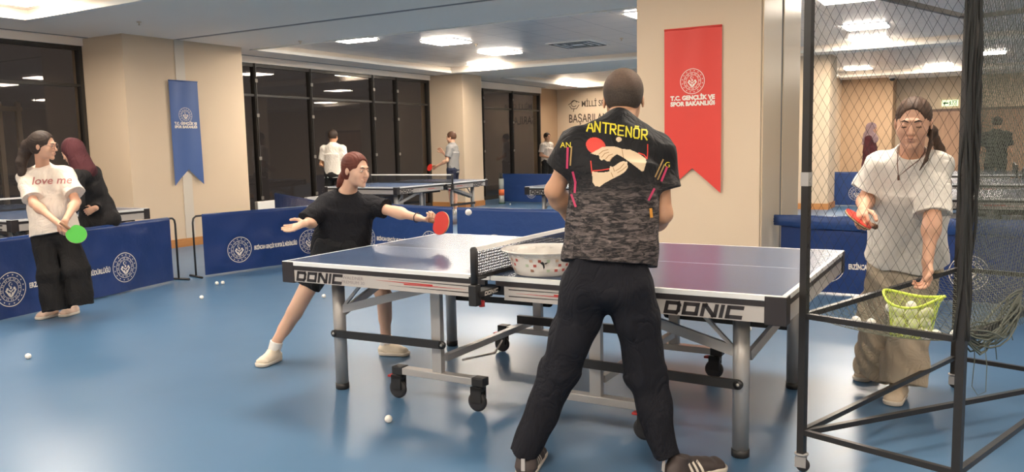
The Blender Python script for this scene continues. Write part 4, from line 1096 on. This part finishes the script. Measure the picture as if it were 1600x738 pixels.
        if tail is not None:
            S.cut(hp(0, 0, nape-.02), -s.HM[:, 2])
            T = [A(p, float) for p in tail]; n = len(T); rs = [tr[0]+(tr[1]-tr[0])*i/(n-1) for i in range(n)]; S.chain(T, rs, k=.02)
        hm = s.HM; c = s.J['hc']
        def strands(x, y, z):
            q = (x-c[0])*hm[0, 0]+(y-c[1])*hm[1, 0]+(z-c[2])*hm[2, 0]; w = (x-c[0])*hm[0, 2]+(y-c[1])*hm[1, 2]+(z-c[2])*hm[2, 2]
            return (.0 if kind == 'cropped' else 1.)*(.0006*np.sin(260*q+30*np.sin(14*w))+.0006*np.sin(420*q+55*w))
        S.disp(strands)
        return s.fin('hair', S, m)
def hairmat(name, c, c2=None):
    T = NT(name); n = T.noise(40, 4, vec=T.mapping((1, 1, .3))); T.lk(T.mix(n, c, c2 or tuple(min(1, v*2.2) for v in c[:3])+(1,)), T.b.inputs['Base Color'])
    T.b.inputs['Roughness'].default_value = .62; T.b.inputs['Specular IOR Level'].default_value = .3; T.bump(T.noise(150, 3, vec=T.mapping((1, 1, .08))), .5, .003); return T.m

def cells(poly, step):
    """raster cells of a filled outline: small quads"""
    P = np.array(poly); x0, y0 = P.min(0); x1, y1 = P.max(0); d = D2()
    xs = np.arange(x0, x1+step, step); ys = np.arange(y0, y1+step, step)
    cx, cy = np.meshgrid(xs+step/2, ys+step/2, indexing='ij'); ins = np.zeros(cx.shape, bool); n = len(P)
    for i in range(n):
        (ax, ay), (bx, by) = P[i], P[(i+1) % n]; c = ((ay > cy) != (by > cy)) & (cx < (bx-ax)*(cy-ay)/((by-ay) if by != ay else 1e-9)+ax); ins ^= c
    for i, j in zip(*np.nonzero(ins)):
        d.add(([(xs[i], ys[j]), (xs[i]+step, ys[j]), (xs[i]+step, ys[j]+step), (xs[i], ys[j]+step)], [(0, 1, 2, 3)]))
    return d
def project(name, d, target, org, c, ux, uy, dirv, m, off=.002):
    """lays a flat drawing on a garment: c centre, ux/uy axes, dirv towards the garment"""
    me = target.data; n = len(me.vertices); co = np.empty(n*3, np.float32); me.vertices.foreach_get('co', co); co = co.reshape(-1, 3)+A(org)
    if 'bvh' not in CACHE or CACHE['bvh'][0] != target.name:
        CACHE['bvh'] = (target.name, BVHTree.FromPolygons([tuple(v) for v in co.tolist()], [tuple(p.vertices) for p in me.polygons]))
    bvh = CACHE['bvh'][1]; dv = Vector(tuple(nrm(dirv))); V = []; ok = []; last = None
    for x, y in d.V:
        if c is None: p = C0; dv = Vector(tuple(nrm(at(x, y, y=0)-C0)))
        else: p = A(c)+A(ux)*x+A(uy)*y
        h_, nn, i, dist = bvh.ray_cast(Vector(tuple(p))-dv*(.3 if c is not None else 0), dv, 6.0)
        if h_ is None: ok.append(False); V.append(tuple(p-A(org)))
        else: ok.append(True); V.append(tuple(A(h_-dv*off)-A(org)))
    F = [f for f in d.F if all(ok[i] for i in f)]
    return mesh_obj(name, V, F, m, target)
CACHE = {}
M_soleW = mat('pale_shoe_sole', (.70, .62, .52, 1), .6)

# ------------------------------------------------------------------ the coach, seen from behind
def coach():
    cf = nrm(A([-.38, .92, 0])); 
    J = dict(hc=at(974, 157, y=-.80), hf=cf*.95+A([0, 0, -.25]), hu=A([0, 0, 1])+cf*.25, neck=at(966, 196, y=-.90), cf=cf+A([0, 0, -.25]), pf=cf,
             pel=at(948, 425, y=-1.02), sa=at(903, 226, y=-1.00), sb=at(1027, 236, y=-.82), ea=at(866, 298, y=-1.01), eb=at(1036, 335, y=-.83),
             wa=at(898, 352, y=-.80), wb=at(1003, 372, y=-.64), ha=at(916, 445, y=-1.05), hb=at(983, 447, y=-.99), ka=at(876, 575, y=-1.06), kb=at(1008, 585, y=-.92),
             aa=at(822, 700, y=-1.17), ab=at(1040, 705, y=-.93))
    f = Fig('man in black coach shirt and black trousers standing before the table with his back turned', (.66, -1.06, 0), J, 1.04)
    J = f.J
    def hands(S):
        f.hand(S, J['wa'], nrm(J['wa']-J['ea'])+A([.3, .1, -.1]), (.2, .3, 1), (0, 1, .3), (.7, .7, .8, .8)); f.hand(S, J['wb'], nrm(J['wb']-J['eb'])+A([-.3, .1, 0]), (-.2, .3, 1), (0, 1, .3), (.7, .7, .8, .8))
    f.skin(S_tan, hands)
    T = NT('coach_shirt_cloth'); co = T.co(); sp = T.new('ShaderNodeSeparateXYZ'); T.lk(co, sp.inputs[0])
    n = T.noise(48, 6, .72, vec=T.mapping((.42, .42, 1.7)), dist=.9)
    st_ = T.new('ShaderNodeValToRGB'); st_.color_ramp.elements[0].position = .44; st_.color_ramp.elements[1].position = .66; T.lk(n, st_.inputs[0])
    fade = T.math('MULTIPLY', T.math('SUBTRACT', 1.27, T.math('ADD', sp.outputs[2], T.math('MULTIPLY', T.noise(9, 2), .04)))  , 9.); cl_ = T.new('ShaderNodeClamp'); T.lk(fade, cl_.inputs[0])
    low = T.mix(T.math('MULTIPLY', T.noise(14, 3), 1.2), (.13, .10, .095, 1), (.25, .20, .18, 1))
    T.lk(T.mix(T.math('MULTIPLY', cl_.outputs[0], st_.outputs[0]), (.012, .011, .012, 1), low), T.b.inputs['Base Color']); T.b.inputs['Roughness'].default_value = .7
    T.b.inputs['Specular IOR Level'].default_value = .3
    w_ = T.noise(7, 3, .55, dist=1.6, vec=T.mapping((1, 1, .6))); T.bump(T.math('POWER', T.math('ABSOLUTE', T.math('SUBTRACT', w_, .5)), .7), .5, .035)
    hem = at(951, 412, y=-1.01)
    sh = f.tee(T.m, hem, w=(.168, .174, .184), dp=(.10, .124, .142), ends={'a': at(878, 268, y=-1.01), 'b': at(1034, 294, y=-.83)}, sr=(.066, .072), seed=5, amp=.005, neckr=.060, hs=nrm(J['hb']-J['ha']))
    # graphics: x to the right, y up in metres round the middle of the back
    view = nrm(A([1.27, -2.9, .0])); dv = -view; c = at(962, 262, y=-.95); ux = nrm(np.cross(dv, A([0, 0, 1.]))); uy = A([0, 0, 1.])
    sc_ = 1.; c = None
    def px(u, v): return (u, v)
    yel = mat('yellow_shirt_print', (.72, .60, .03, 1), .6); crm = mat('cream_shirt_print', (.74, .56, .36, 1), .6); red = mat('red_shirt_print', (.70, .05, .03, 1), .6); pink = mat('pink_shirt_print', (.55, .04, .12, 1), .6); tan = mat('gold_shirt_print', (.45, .28, .10, 1), .6)
    # stroke letters along an arc
    G = {'A': [[(0, 0), (.25, 1), (.35, 1), (.6, 0)], [(.1, .33), (.5, .33)]], 'N': [[(0, 0), (0, 1), (.5, 0), (.5, 1)]], 'T': [[(0, 1), (.6, 1)], [(.3, 1), (.3, 0)]],
         'R': [[(0, 0), (0, 1), (.4, 1), (.5, .85), (.5, .6), (.4, .47), (0, .47)], [(.2, .47), (.52, 0)]], 'E': [[(.5, 0), (0, 0), (0, 1), (.5, 1)], [(0, .5), (.42, .5)]],
         'Ö': [[(.1, 0), (0, .15), (0, .85), (.1, 1), (.4, 1), (.5, .85), (.5, .15), (.4, 0), (.1, 0)], [(.12, 1.2), (.17, 1.2)], [(.33, 1.2), (.38, 1.2)]]}
    for i, ch in enumerate('ANTRENÖR'):
        u0 = 921+i*12.2; v0 = 204+1.75*i+(1.1 if i in (0,) else 0); g = D2()
        if i >= 3: v0 += (i-3)*.4
        for s_ in G[ch]: g.line([(a*16-4, b*15) for a, b in s_], 2.3, 3)
        sl = -.10 if i > 3 else .02*(1-i)
        g.V = [(u0+x+y*.05, v0-y+x*.12) for x, y in g.V]; project('back_letter', g, sh, f.o, c, ux, uy, dv, yel)
    def blob(name, pts, m, off=.002): project(name, cells([px(*p) for p in pts], .8), sh, f.o, c, ux, uy, dv, m, off)
    blob('printed_racket', [(931+15.5*math.cos(a), 228+13*math.sin(a)+.15*15*math.cos(a)) for a in np.linspace(0, 2*PI, 30)], red)
    blob('printed_hand', [(923, 240), (932, 235), (941, 230), (950, 229), (960, 229), (967, 231), (972, 233), (985, 234), (998, 240), (1009, 248), (1010, 253), (1006, 267), (1003, 268), (990, 258), (975, 247), (964, 241), (957, 246), (953, 252), (948, 252), (944, 249), (940, 251), (937, 248), (936, 243), (930, 242)], crm, .003)
    blob('printed_hand', [(925, 268), (940, 270), (952, 268), (953, 260), (958, 261), (968, 254), (973, 252), (980, 253), (981, 262), (977, 268), (970, 273), (962, 277), (945, 286), (937, 292), (930, 291), (926, 285)], crm, .003)
    blob('printed_ball', [(967+4.5*math.cos(a), 218+4*math.sin(a)) for a in np.linspace(0, 2*PI, 14)], crm)
    for pts in ([(925, 270), (923, 252)], [(927, 267), (940, 266), (952, 264)], [(998, 239), (1006, 242), (1011, 248), (1012, 238), (1012, 226)]): project('printed_outline', D2().line([px(*p) for p in pts], 1.6, 3), sh, f.o, c, ux, uy, dv, red)
    shade = mat('ochre_shirt_print', (.36, .19, .08, 1), .6)
    for pts in ([(940, 246), (945, 240), (951, 238)], [(946, 249), (951, 243), (957, 241)], [(936, 241), (942, 236), (950, 234)], [(953, 251), (957, 246)], [(972, 234), (974, 246)], [(975, 256), (969, 263), (962, 267)], [(979, 260), (972, 266), (965, 270)], [(955, 270), (958, 277)], [(958, 262), (960, 268)]):
        project('finger_line', D2().line([px(*p) for p in pts], 1.0, 2), sh, f.o, c, ux, uy, dv, shade, .0045)
    def stripes(name, L, m, w=3.4):
        for pts in L: project(name, D2().line([px(*p) for p in pts], w, 3), sh, f.o, c, ux, uy, dv, m)
    stripes('pink_stripe', [[(887, 232), (886, 262)], [(895, 270), (899, 285), (898, 300)], [(1042, 262), (1034, 282)], [(1022, 296), (1014, 312)], [(893, 305), (899, 322)]], pink)
    stripes('gold_stripe', [[(893, 230), (891, 258)], [(1036, 250), (1024, 276)], [(1038, 258), (1028, 280)]], tan, 2.2)
    stripes('small_orange_mark', [[(1017, 328), (1018, 338)]], mat('orange_print', (.7, .30, .04, 1), .6), 4.5)
    g = D2().add(([(x, -y) for x, y in text2d('AN', 12)[0]], text2d('AN', 12)[1]), 884, 227); project('sleeve_lettering', g, sh, f.o, c, ux, uy, dv, yel)
    g = D2().add(([(x, -y) for x, y in text2d('G', 12)[0]], text2d('G', 12)[1]), 1043, 258); project('sleeve_lettering', g, sh, f.o, c, ux, uy, dv, yel)
    # trousers, shoes
    tr = f.trousers(cloth('coach_black_trousers', (.011, .011, .015, 1)), at(950, 416, y=-1.02), {'a': at(818, 712, y=-1.17), 'b': at(1042, 716, y=-.93)}, wr=(.158, .108), lr=(.098, .078, .060), seed=11, amp=.005)
    M_cs = mat('dark_brown_shoe', (.055, .040, .036, 1), .6, nscale=20)
    for hl, dr in ((at(818, 752, z=0), (-.30, 1.0)), (at(1038, 753, z=0), (.55, .75))):
        so = f.shoe(hl, dr, M_cs, M_soleW, L=.30, w=.048, hh=.10)
        d_ = nrm(A([*dr, 0])); sd = A([d_[1], -d_[0], 0]); a = A(hl)-f.o; b = MB()
        b.obox(a-d_*.006+A([0, 0, .045])+sd*.0, a-d_*.002+A([0, 0, .095]), .016, .004, up=tuple(d_)); b.build('heel_tab', mat('grey_heel_tab', (.45, .42, .40, 1), .5), so)
        g = D2()
        for i in range(3): g.line([(.11+i*.024, .03), (.095+i*.024, .068)], .011, .01)
        CACHE.pop('bvh', None)
        for sg in (1, -1):
            project('side_stripe', g, so, f.o, A([hl[0], hl[1], 0]), d_, A([0, 0, 1.]), -sd*sg, M_soleW, .0015)
    CACHE.pop('bvh', None)
    T = NT('grey_brown_cropped_hair'); sp = T.new('ShaderNodeSeparateXYZ'); T.lk(T.co(), sp.inputs[0]); z0 = float(J['hc'][2])
    def ramp(a, b):
        q = T.new('ShaderNodeMapRange'); q.inputs[1].default_value = a; q.inputs[2].default_value = b; T.lk(T.math('ADD', sp.outputs[2], T.math('MULTIPLY', T.noise(25, 2), .03)), q.inputs[0]); return q.outputs[0]
    c1 = T.mix(T.noise(180, 2), (.030, .022, .018, 1), (.10, .078, .062, 1))
    c2 = T.mix(ramp(z0-.055, z0-.015), (.40, .21, .13, 1), c1); T.lk(T.mix(ramp(z0+.045, z0+.105), c2, T.mix(T.noise(120, 2), (.20, .13, .095, 1), (.11, .08, .062, 1))), T.b.inputs['Base Color'])
    T.b.inputs['Roughness'].default_value = .75; T.b.inputs['Specular IOR Level'].default_value = .2; T.bump(T.noise(400, 2), .5, .002); hm = T.m
    hh = f.hair(hm, 'cropped', lift=.007, nape=-.050)
coach()

# ------------------------------------------------------------------ girl player lunging at the table
def player():
    cf = nrm(A([.62, -.78, -.05]))
    J = dict(hc=at(556, 266, y=.04), hf=(.93, -.05, -.10), hu=(.14, .0, 1), neck=at(543, 302, y=.07), cf=cf, pf=nrm(A([.5, -.8, 0])),
             pel=at(532, 372, y=.04), sa=at(509, 318, y=-.03), sb=at(579, 322, y=.15), ea=at(488, 347, y=-.14), eb=at(616, 331, y=.13), wa=at(477, 349, y=-.30), wb=at(655, 341, y=.10),
             ha=at(516, 385, y=-.04), hb=at(556, 385, y=.12), ka=at(461, 487, y=-.22), kb=at(600, 462, y=.02), aa=at(428, 541, z=.105), ab=at(603, 531, z=.105))
    f = Fig('girl in oversized black T-shirt lunging beside the table with red racket stretched out', (-1.75, 0, 0), J, .94, .0040)
    J = f.J
    def hands(S):
        f.hand(S, J['wb'], nrm(J['wb']-J['eb']), (0, .3, 1), (.3, 1, 0), (1.0, 1.0, 1.0, 1.0), .6)
        f.hand(S, J['wa'], (-.75, -.25, -.28), (.2, -.5, .75), (-.4, 0, 1), (.12, .16, .22, .28), .1, 1.05, .5)
    f.skin(S_light, hands, shorts=True)
    f.tee(cloth('black_cotton', (.010, .010, .013, 1)), at(532, 402, y=.03), w=(.155, .185, .205), dp=(.10, .125, .145), ends={'a': at(478, 345, y=-.19), 'b': at(603, 327, y=.14)}, sr=(.070, .074), seed=21, amp=.006, neckr=.066, front=.035)
    f.trousers(cloth('black_shorts', (.015, .015, .017, 1)), at(533, 385, y=.03), {'a': J['ha']+(J['ka']-J['ha'])*.62, 'b': J['hb']+(J['kb']-J['hb'])*.62}, lr=(.095, .092, .09), wr=(.15, .12), knee_only=True, name='shorts', seed=23)
    M_s = mat('cream_sneaker', (.72, .62, .48, 1), .6, nscale=20)
    for q, toe in (('a', at(400, 577, z=0)), ('b', at(636, 556, z=0))):
        d_ = nrm(A([*(toe-J['a'+q])[:2], 0])); f.shoe(A([*J['a'+q][:2], 0])-d_*.062, d_, M_s, M_soleW, L=.25)
    for q in 'ab':
        S = f.field([J['a'+q]], .12, .004); c = J['k'+q]-J['a'+q]; S.ec(J['a'+q]-A([0, 0, .03]), J['a'+q]+nrm(c)*.035, .041, .042, k=.01, flat=True); f.fin('sock', S, M_white)
    m = MB(); w0 = J['wb']-nrm(J['wb']-J['eb'])*.02-f.o; d_ = nrm(J['wb']-J['eb']); t_ = nrm(np.cross(d_, A([0, 0, 1.]))); u_ = np.cross(t_, d_)
    m.tube([w0+(t_*math.cos(a)+u_*math.sin(a))*.030 for a in np.linspace(0, 2*PI, 21)[:-1]], .003, 6, closed=True); m.build('bracelet', M_black, f.root)
    f.face()
    hm = hairmat('reddish_brown_hair', (.075, .018, .012, 1), (.17, .045, .028, 1))
    f.hair(hm, 'long', tail=[f.hp(0, -.10, -.035), f.hp(0, -.118, -.065), f.hp(.01, -.125, -.095), f.hp(0, -.15, -.125)], tr=(.030, .020), lift=.008, nape=-.06)
    rc_ = at(689, 349, y=.058); ru_ = nrm(rc_-at(667, 344, y=.10))
    r = racket('red racket held out over the table corner by the girl in black', rc_, nrm(A([.5, -.85, .1])-ru_*(ru_@A([.5, -.85, .1]))), ru_, M_redr, M_blackr, .97)
player()
f_ = None

# ------------------------------------------------------------------ girl in white behind the cage
def cage_girl():
    cf = nrm(A([.10, -.98, -.25]))
    J = dict(hc=at(1427, 192, y=.37), hf=(-.02, -.97, -.20), hu=(.02, -.20, .97), neck=at(1424, 240, y=.47), cf=cf, pf=(.10, -1, 0),
             pel=at(1410, 412, y=.74), sa=at(1377, 258, y=.52), sb=at(1459, 256, y=.50), ea=at(1353, 312, y=.52), eb=at(1457, 342, y=.34), wa=at(1348, 330, y=.34), wb=at(1449, 410, y=.24),
             ha=at(1388, 418, y=.76), hb=at(1434, 418, y=.74), ka=at(1374, 500, y=.74), kb=at(1420, 505, y=.66), aa=at(1362, 578, y=.80), ab=at(1409, 598, y=.60))
    f = Fig('girl in loose white T-shirt and beige trousers reaching down into the ball cage', (1.60, .55, 0), J, 1.02, .0038)
    J = f.J
    def hands(S):
        f.hand(S, J['wb'], (.04, -.25, -.9), (-.8, -.5, 0), (.2, -1, 0), (.5, .6, .75, .85), .7)
        f.hand(S, J['wa'], (.0, -.75, -.25), (.5, .2, -.9), (.8, -.3, .3), (.9, .9, .9, .9), .5)
    f.skin(S_fair, hands)
    f.tee(cloth('white_cotton', (.72, .67, .60, 1)), at(1414, 404, y=.72), w=(.145, .172, .200), dp=(.095, .125, .14), ends={'a': at(1356, 298, y=.52), 'b': at(1458, 335, y=.37)}, sr=(.068, .080), seed=31, amp=.007, neckr=.070, front=.04)
    f.trousers(cloth('beige_twill', (.50, .41, .30, 1)), at(1410, 395, y=.74), {'a': at(1362, 580, y=.82), 'b': at(1411, 598, y=.61)}, wr=(.155, .12), lr=(.105, .10, .106), seed=33, amp=.007)
    M_s = mat('beige_sneaker', (.66, .53, .38, 1), .6, nscale=20)
    f.shoe(A([*at(1366, 584, z=0)[:2], 0]), (-.25, -1), M_s, M_soleW, L=.24); f.shoe(A([*at(1408, 618, z=0)[:2], 0]), (-.12, -1), M_s, M_soleW, L=.24)
    f.face(looking_down=True)
    hm = hairmat('dark_brown_hair', (.030, .016, .011, 1), (.12, .07, .045, 1))
    hr = f.hair(hm, 'long', tail=[f.hp(-.0, -.08, .0), at(1455, 205, y=.46), at(1468, 232, y=.54), at(1478, 265, y=.57), at(1484, 290, y=.58)], tr=(.030, .010), lift=.005, nape=-.05)
    S = f.field([at(1450, 215, y=.40), at(1438, 268, y=.34)], .08, .003); S.chain([at(1456, 198, y=.41), at(1454, 225, y=.385), at(1447, 250, y=.36), at(1437, 266, y=.345)], [.007, .010, .008, .003]); f.fin('hair_strand', S, hm)
    m = MB(); pts = [f.o*0+p-f.o for p in (at(1403, 238, y=.42), at(1402, 256, y=.37), at(1404, 276, y=.345), at(1418, 264, y=.345), at(1436, 250, y=.37), at(1446, 238, y=.43))]
    m.tube(pts, .0025, 6); m.tube([at(1404, 274, y=.343)-f.o, at(1404, 282, y=.343)-f.o], .006, 6); m.build('necklace', mat('brown_cord_necklace', (.12, .05, .03, 1), .5), f.root)
    racket('red racket hanging tilted in the hand of the girl behind the cage', at(1341, 343, y=.26), (.61, -.05, .75), (-.55, -.8, .2), M_redr, M_blackr, .97)
cage_girl()

# ------------------------------------------------------------------ girl in white T-shirt by the left barrier
def left_girl():
    cf = nrm(A([.55, -.83, 0]))
    J = dict(hc=at(68, 228, y=-.18), hf=(.80, .52, -.08), hu=(.05, .0, 1), neck=at(67, 262, y=-.13), cf=cf, pf=(.55, -.83, 0),
             pel=at(84, 362, y=-.12), sa=at(40, 276, y=-.24), sb=at(101, 272, y=-.02), ea=at(53, 318, y=-.30), eb=at(119, 316, y=-.05), wa=at(91, 349, y=-.28), wb=at(102, 345, y=-.25),
             ha=at(70, 372, y=-.18), hb=at(102, 368, y=-.06), ka=at(78, 430, y=-.20), kb=at(120, 422, y=-.06), aa=at(88, 480, y=-.20), ab=at(126, 473, y=-.06))
    f = Fig('girl with glasses in white T-shirt and wide black trousers by the left barrier', (-4.55, -.15, 0), J, .96, .0042)
    J = f.J
    def hands(S):
        f.hand(S, J['wa'], (.45, -.05, -.75), (.3, .8, .2), (1, -.3, .5), (.8, .8, .9, .9), .5); f.hand(S, J['wb'], (-.10, -.2, -.8), (-.3, .8, .1), (-1, -.2, .4), (.7, .7, .8, .9), .4)
    f.skin(S_fair, hands)
    sh = f.tee(cloth('white_cotton_left', (.76, .66, .56, 1)), at(86, 365, y=-.13), w=(.150, .178, .195), dp=(.095, .125, .135), ends={'a': at(50, 311, y=-.29), 'b': at(117, 303, y=-.04)}, sr=(.070, .086), seed=41, amp=.006, neckr=.066, front=.035)
    dv = -nrm(A([CX, CY, 0])-A([-4.6, -.15, 0])); ux = nrm(np.cross(dv, A([0, 0, 1.]))); g = D2().add(text2d('love me', .085, .0012, 1.05, .25))
    project('chest_lettering', g, sh, f.o, at(82, 284, y=-.3), ux, A([0, 0, 1.])+ux*0, dv, mat('dusty_rose_print', (.42, .16, .14, 1), .7), .003)
    CACHE.pop('bvh', None)
    f.trousers(cloth('wide_black_trousers', (.013, .012, .012, 1)), at(85, 358, y=-.12), {'a': at(87, 485, y=-.20), 'b': at(127, 477, y=-.06)}, wr=(.15, .11), lr=(.098, .098, .108), seed=43, amp=.005)
    M_s = mat('pink_beige_sneaker', (.70, .50, .38, 1), .6, nscale=20)
    f.shoe(A([*at(92, 493, z=0)[:2], 0]), (.15, -1), M_s, M_soleW, L=.235); f.shoe(A([*at(123, 489, z=0)[:2], 0]), (.35, -1), M_s, M_soleW, L=.235)
    f.face(glasses=True)
    hm = hairmat('near_black_hair', (.018, .012, .010, 1), (.06, .04, .03, 1))
    f.hair(hm, 'long', tail=[f.hp(0, -.085, .02), f.hp(-.01, -.13, -.01), f.hp(-.01, -.16, -.07), f.hp(.01, -.18, -.15), f.hp(.02, -.17, -.24)], tr=(.055, .034), lift=.010, nape=-.05)
    racket('green racket held low by the girl with glasses on the left', J['wa']+nrm(A([.45, -.05, -.75]))*.085+nrm(A([.82, .1, -.22]))*.150+A([.02, 0, .03]), nrm(A([CX, CY, 1.3])-A([-4.4, -.3, .7]))+A([-.1, .0, .25]), (.82, .1, -.34), M_greenr, M_blackr, .97)
left_girl()

# ------------------------------------------------------------------ woman in black coat bending to her
def coat_woman():
    J = dict(hc=at(113, 237, y=.62), hf=(-.80, -.35, -.35), hu=(-.45, -.2, .85), neck=at(126, 262, y=.66), cf=(-.75, -.5, -.35), pf=(-.4, -.85, 0), pel=at(152, 330, y=.86),
             sa=at(120, 275, y=.50), sb=at(146, 268, y=.86), ea=at(122, 318, y=.48), eb=at(158, 300, y=.95), wa=at(112, 330, y=.36), wb=at(150, 325, y=.72),
             ha=at(140, 338, y=.78), hb=at(165, 335, y=.96), ka=at(133, 398, y=.74), kb=at(163, 392, y=.98), aa=at(128, 452, y=.80), ab=at(166, 440, y=1.02), ta=at(118, 462, y=.68), tb=at(156, 450, y=.90))
    f = Fig('woman in black coat and maroon headscarf leaning in behind the left girl', (-5.75, .85, 0), J, .98, .006)
    J = f.J
    for k in ('aa', 'ab'): J[k][2] = max(J[k][2], .08)
    for k in ('ta', 'tb'): J[k][2] = .03
    def hands(S):
        f.hand(S, J['wa'], (-.5, -.4, .3), (-.5, .5, 0), (0, 0, 1), (.6, .6, .6, .6)); f.hand(S, J['wb'], (-.5, -.4, -.3), (-.5, .5, 0), (0, 0, 1), (.6, .6, .6, .6))
    f.skin(S_fair, hands)
    def pre(S):
        for q in 'ab': S.ec(J['s'+q], J['e'+q], .068, .058, k=.03); S.ec(J['e'+q], J['w'+q], .056, .046, k=.03, flat=True)
        S.ec(J['pel'], J['pel']+A([.04, .02, -.10]), .175, .19, .14, .16, k=.05)
    f.tee(cloth('black_coat_cloth', (.020, .018, .018, 1)), at(155, 333, y=.88), w=(.14, .165, .19), dp=(.11, .135, .155), ends={}, seed=51, amp=.006, neckr=.05, name='coat', pre=pre)
    f.trousers(cloth('black_wide_trousers', (.018, .017, .017, 1)), at(153, 335, y=.87), {'a': J['aa']+A([0, 0, -.03]), 'b': J['ab']+A([0, 0, -.03])}, wr=(.15, .12), lr=(.10, .09, .09), seed=53)
    S = f.field([f.hp(0, 0, 0), J['neck']], .17, .005)
    S.el(f.hp(0, -.014, .028), A([.092, .108, .100]), f.HM, k=.01); S.ec(f.hp(0, -.03, -.03), J['neck']+A([.02, .02, -.03]), .085, .115, k=.04)
    S.el(f.hp(0, .11, -.02), A([.055, .07, .078]), f.HM, k=.01, op='s'); S.disp(folds(55, .006, 50))
    f.fin('headscarf', S, cloth('maroon_scarf', (.085, .026, .030, 1)))
    f.face()
    for q in 'ab': f.shoe(A([J['a'+q][0], J['a'+q][1], 0]), (-.5, -.8), M_black, M_black, L=.24)
coat_woman()

# ------------------------------------------------------------------ people in the distance
def bystander(label, u_, vtop, y, face_dir, shirt, pants, sk, hair, height, longp=True, arms='down', scarf=None, coat=False, lean=0., shorts=False, racket_=None):
    top = at(u_, vtop, y=y); x = top[0]; fz = nrm(A([*face_dir, 0])); sd = A([fz[1], -fz[0], 0]); k = height/1.72; H_ = height; base = A([x, y, 0])
    Pn = lambda s_, f_, z: base+sd*s_*k+fz*(f_*k+lean*(z/1.7)**2)+A([0, 0, z*k])
    J = dict(hc=Pn(0, .02, 1.59), hf=fz+A([0, 0, -.1]), hu=(0, 0, 1), neck=Pn(0, 0, 1.45), cf=fz, pf=fz, pel=Pn(0, 0, .95), sa=Pn(-.17, 0, 1.38), sb=Pn(.17, 0, 1.38),
             ea=Pn(-.23, -.02, 1.10), eb=Pn(.23, -.02, 1.10), wa=Pn(-.22, .10, .88), wb=Pn(.22, .10, .88), ha=Pn(-.09, 0, .92), hb=Pn(.09, 0, .92), ka=Pn(-.11, .03, .50), kb=Pn(.11, .03, .50), aa=Pn(-.12, 0, .09), ab=Pn(.12, 0, .09))
    if arms == 'play': J.update(wa=Pn(-.16, .30, 1.00), wb=Pn(.14, .26, 1.28), ea=Pn(-.24, .04, 1.12), eb=Pn(.20, .12, 1.10))
    if arms == 'front': J.update(wa=Pn(-.06, .20, 1.02), wb=Pn(.06, .20, 1.02))
    f = Fig(label, tuple(base), J, k, .008); J = f.J
    def hands(S):
        for q, t_ in (('a', 1), ('b', -1)): f.hand(S, J['w'+q], nrm(J['w'+q]-J['e'+q]), sd*t_, fz, (.5, .5, .5, .5), sc=1.05)
    f.skin(sk, hands, shorts=shorts)
    ends = {q: J['s'+q]+(J['e'+q]-J['s'+q])*.72 for q in 'ab'}
    def pre(S):
        if coat:
            for q in 'ab': S.ec(J['s'+q], J['e'+q], .066, .058, k=.03); S.ec(J['e'+q], J['w'+q], .056, .042, k=.03)
    f.tee(shirt, Pn(0, .0, .60 if coat else .86), w=(.155, .175, .24 if coat else .175), dp=(.10, .12, .17 if coat else .12), ends={} if coat else ends, sr=(.064, .072), seed=int(u_), amp=.006, pre=pre, name='coat' if coat else 'shirt', hs=sd)
    hz = .54 if shorts else .06
    f.trousers(pants, Pn(0, 0, .95), {'a': Pn(-.115, .02, hz), 'b': Pn(.115, .02, hz)}, lr=(.088, .075 if not shorts else .095, .07), seed=int(u_)+1, knee_only=shorts, name='shorts' if shorts else 'trousers')
    for q in 'ab': f.shoe(A([J['a'+q][0], J['a'+q][1], 0])-fz*.06, fz[:2], M_white if shorts else M_black, M_soleW, L=.26)
    if scarf:
        S = f.field([f.hp(0, 0, 0), J['neck']], .2, .006); S.el(f.hp(0, -.014, .028), A([.092, .108, .100])*k, f.HM, k=.01); S.ec(f.hp(0, -.03, -.03), J['neck']+A([0, 0, -.06]), .08, .15, k=.04)
        S.ec(J['neck']-fz*.05, J['neck']-fz*.12+A([0, 0, -.30]), .09, .06, k=.04)
        S.el(f.hp(0, .115, -.02), A([.052, .07, .075])*k, f.HM, k=.01, op='s'); S.disp(folds(77, .008, 50)); f.fin('headscarf', S, scarf)
    elif hair: f.hair(hair, 'short', lift=.010, nape=-.04, h=.005)
    f.face()
    return f
hd = hairmat('dark_short_hair', (.022, .014, .010, 1)); hb_ = hairmat('brown_short_hair', (.060, .028, .016, 1))
W1 = cloth('white_tee_far', (.72, .66, .58, 1)); W2 = cloth('white_tee_farther', (.70, .62, .54, 1)); GR = cloth('grey_tee', (.27, .26, .25, 1)); BK = cloth('black_trousers_far', (.02, .02, .02, 1)); NV = cloth('navy_shorts', (.022, .026, .05, 1))
bystander('man in white T-shirt with his back turned, before the dark second window', 519, 197, 7.15, (-.35, .93), W1, BK, S_tan, hd, 1.74, arms='front')
fb = bystander('boy in grey T-shirt and dark shorts holding a red racket at the far table', 706, 202, 9.9, (-.95, -.25), GR, NV, S_fair, hb_, 1.70, arms='play', shorts=True)
racket('small red racket of the boy in the grey T-shirt', fb.J['wa']+A([-.13, -.05, -.02]), (-.2, -.9, .35), (-.9, -.1, -.15), M_redr, M_blackr)
bystander('man in white T-shirt and dark shorts standing before the lettered wall', 854, 204, 16.0, (.85, -.25), W2, BK, S_tan, hd, 1.72, arms='front', shorts=True)
bystander('woman in lilac headscarf and dark red dress beyond the distant barrier', 1361, 182, 14.7, (.90, -.15), cloth('dark_red_dress', (.12, .035, .040, 1)), BK, S_fair, None, 1.70, scarf=cloth('lilac_scarf', (.44, .30, .31, 1), n=14, amt=.3), coat=True)
bystander('man in black clothes with his back turned, seen through the cage net', 1559, 170, 13.2, (.2, .95), cloth('black_top_far', (.022, .022, .022, 1)), BK, S_tan, hd, 1.72, arms='front')
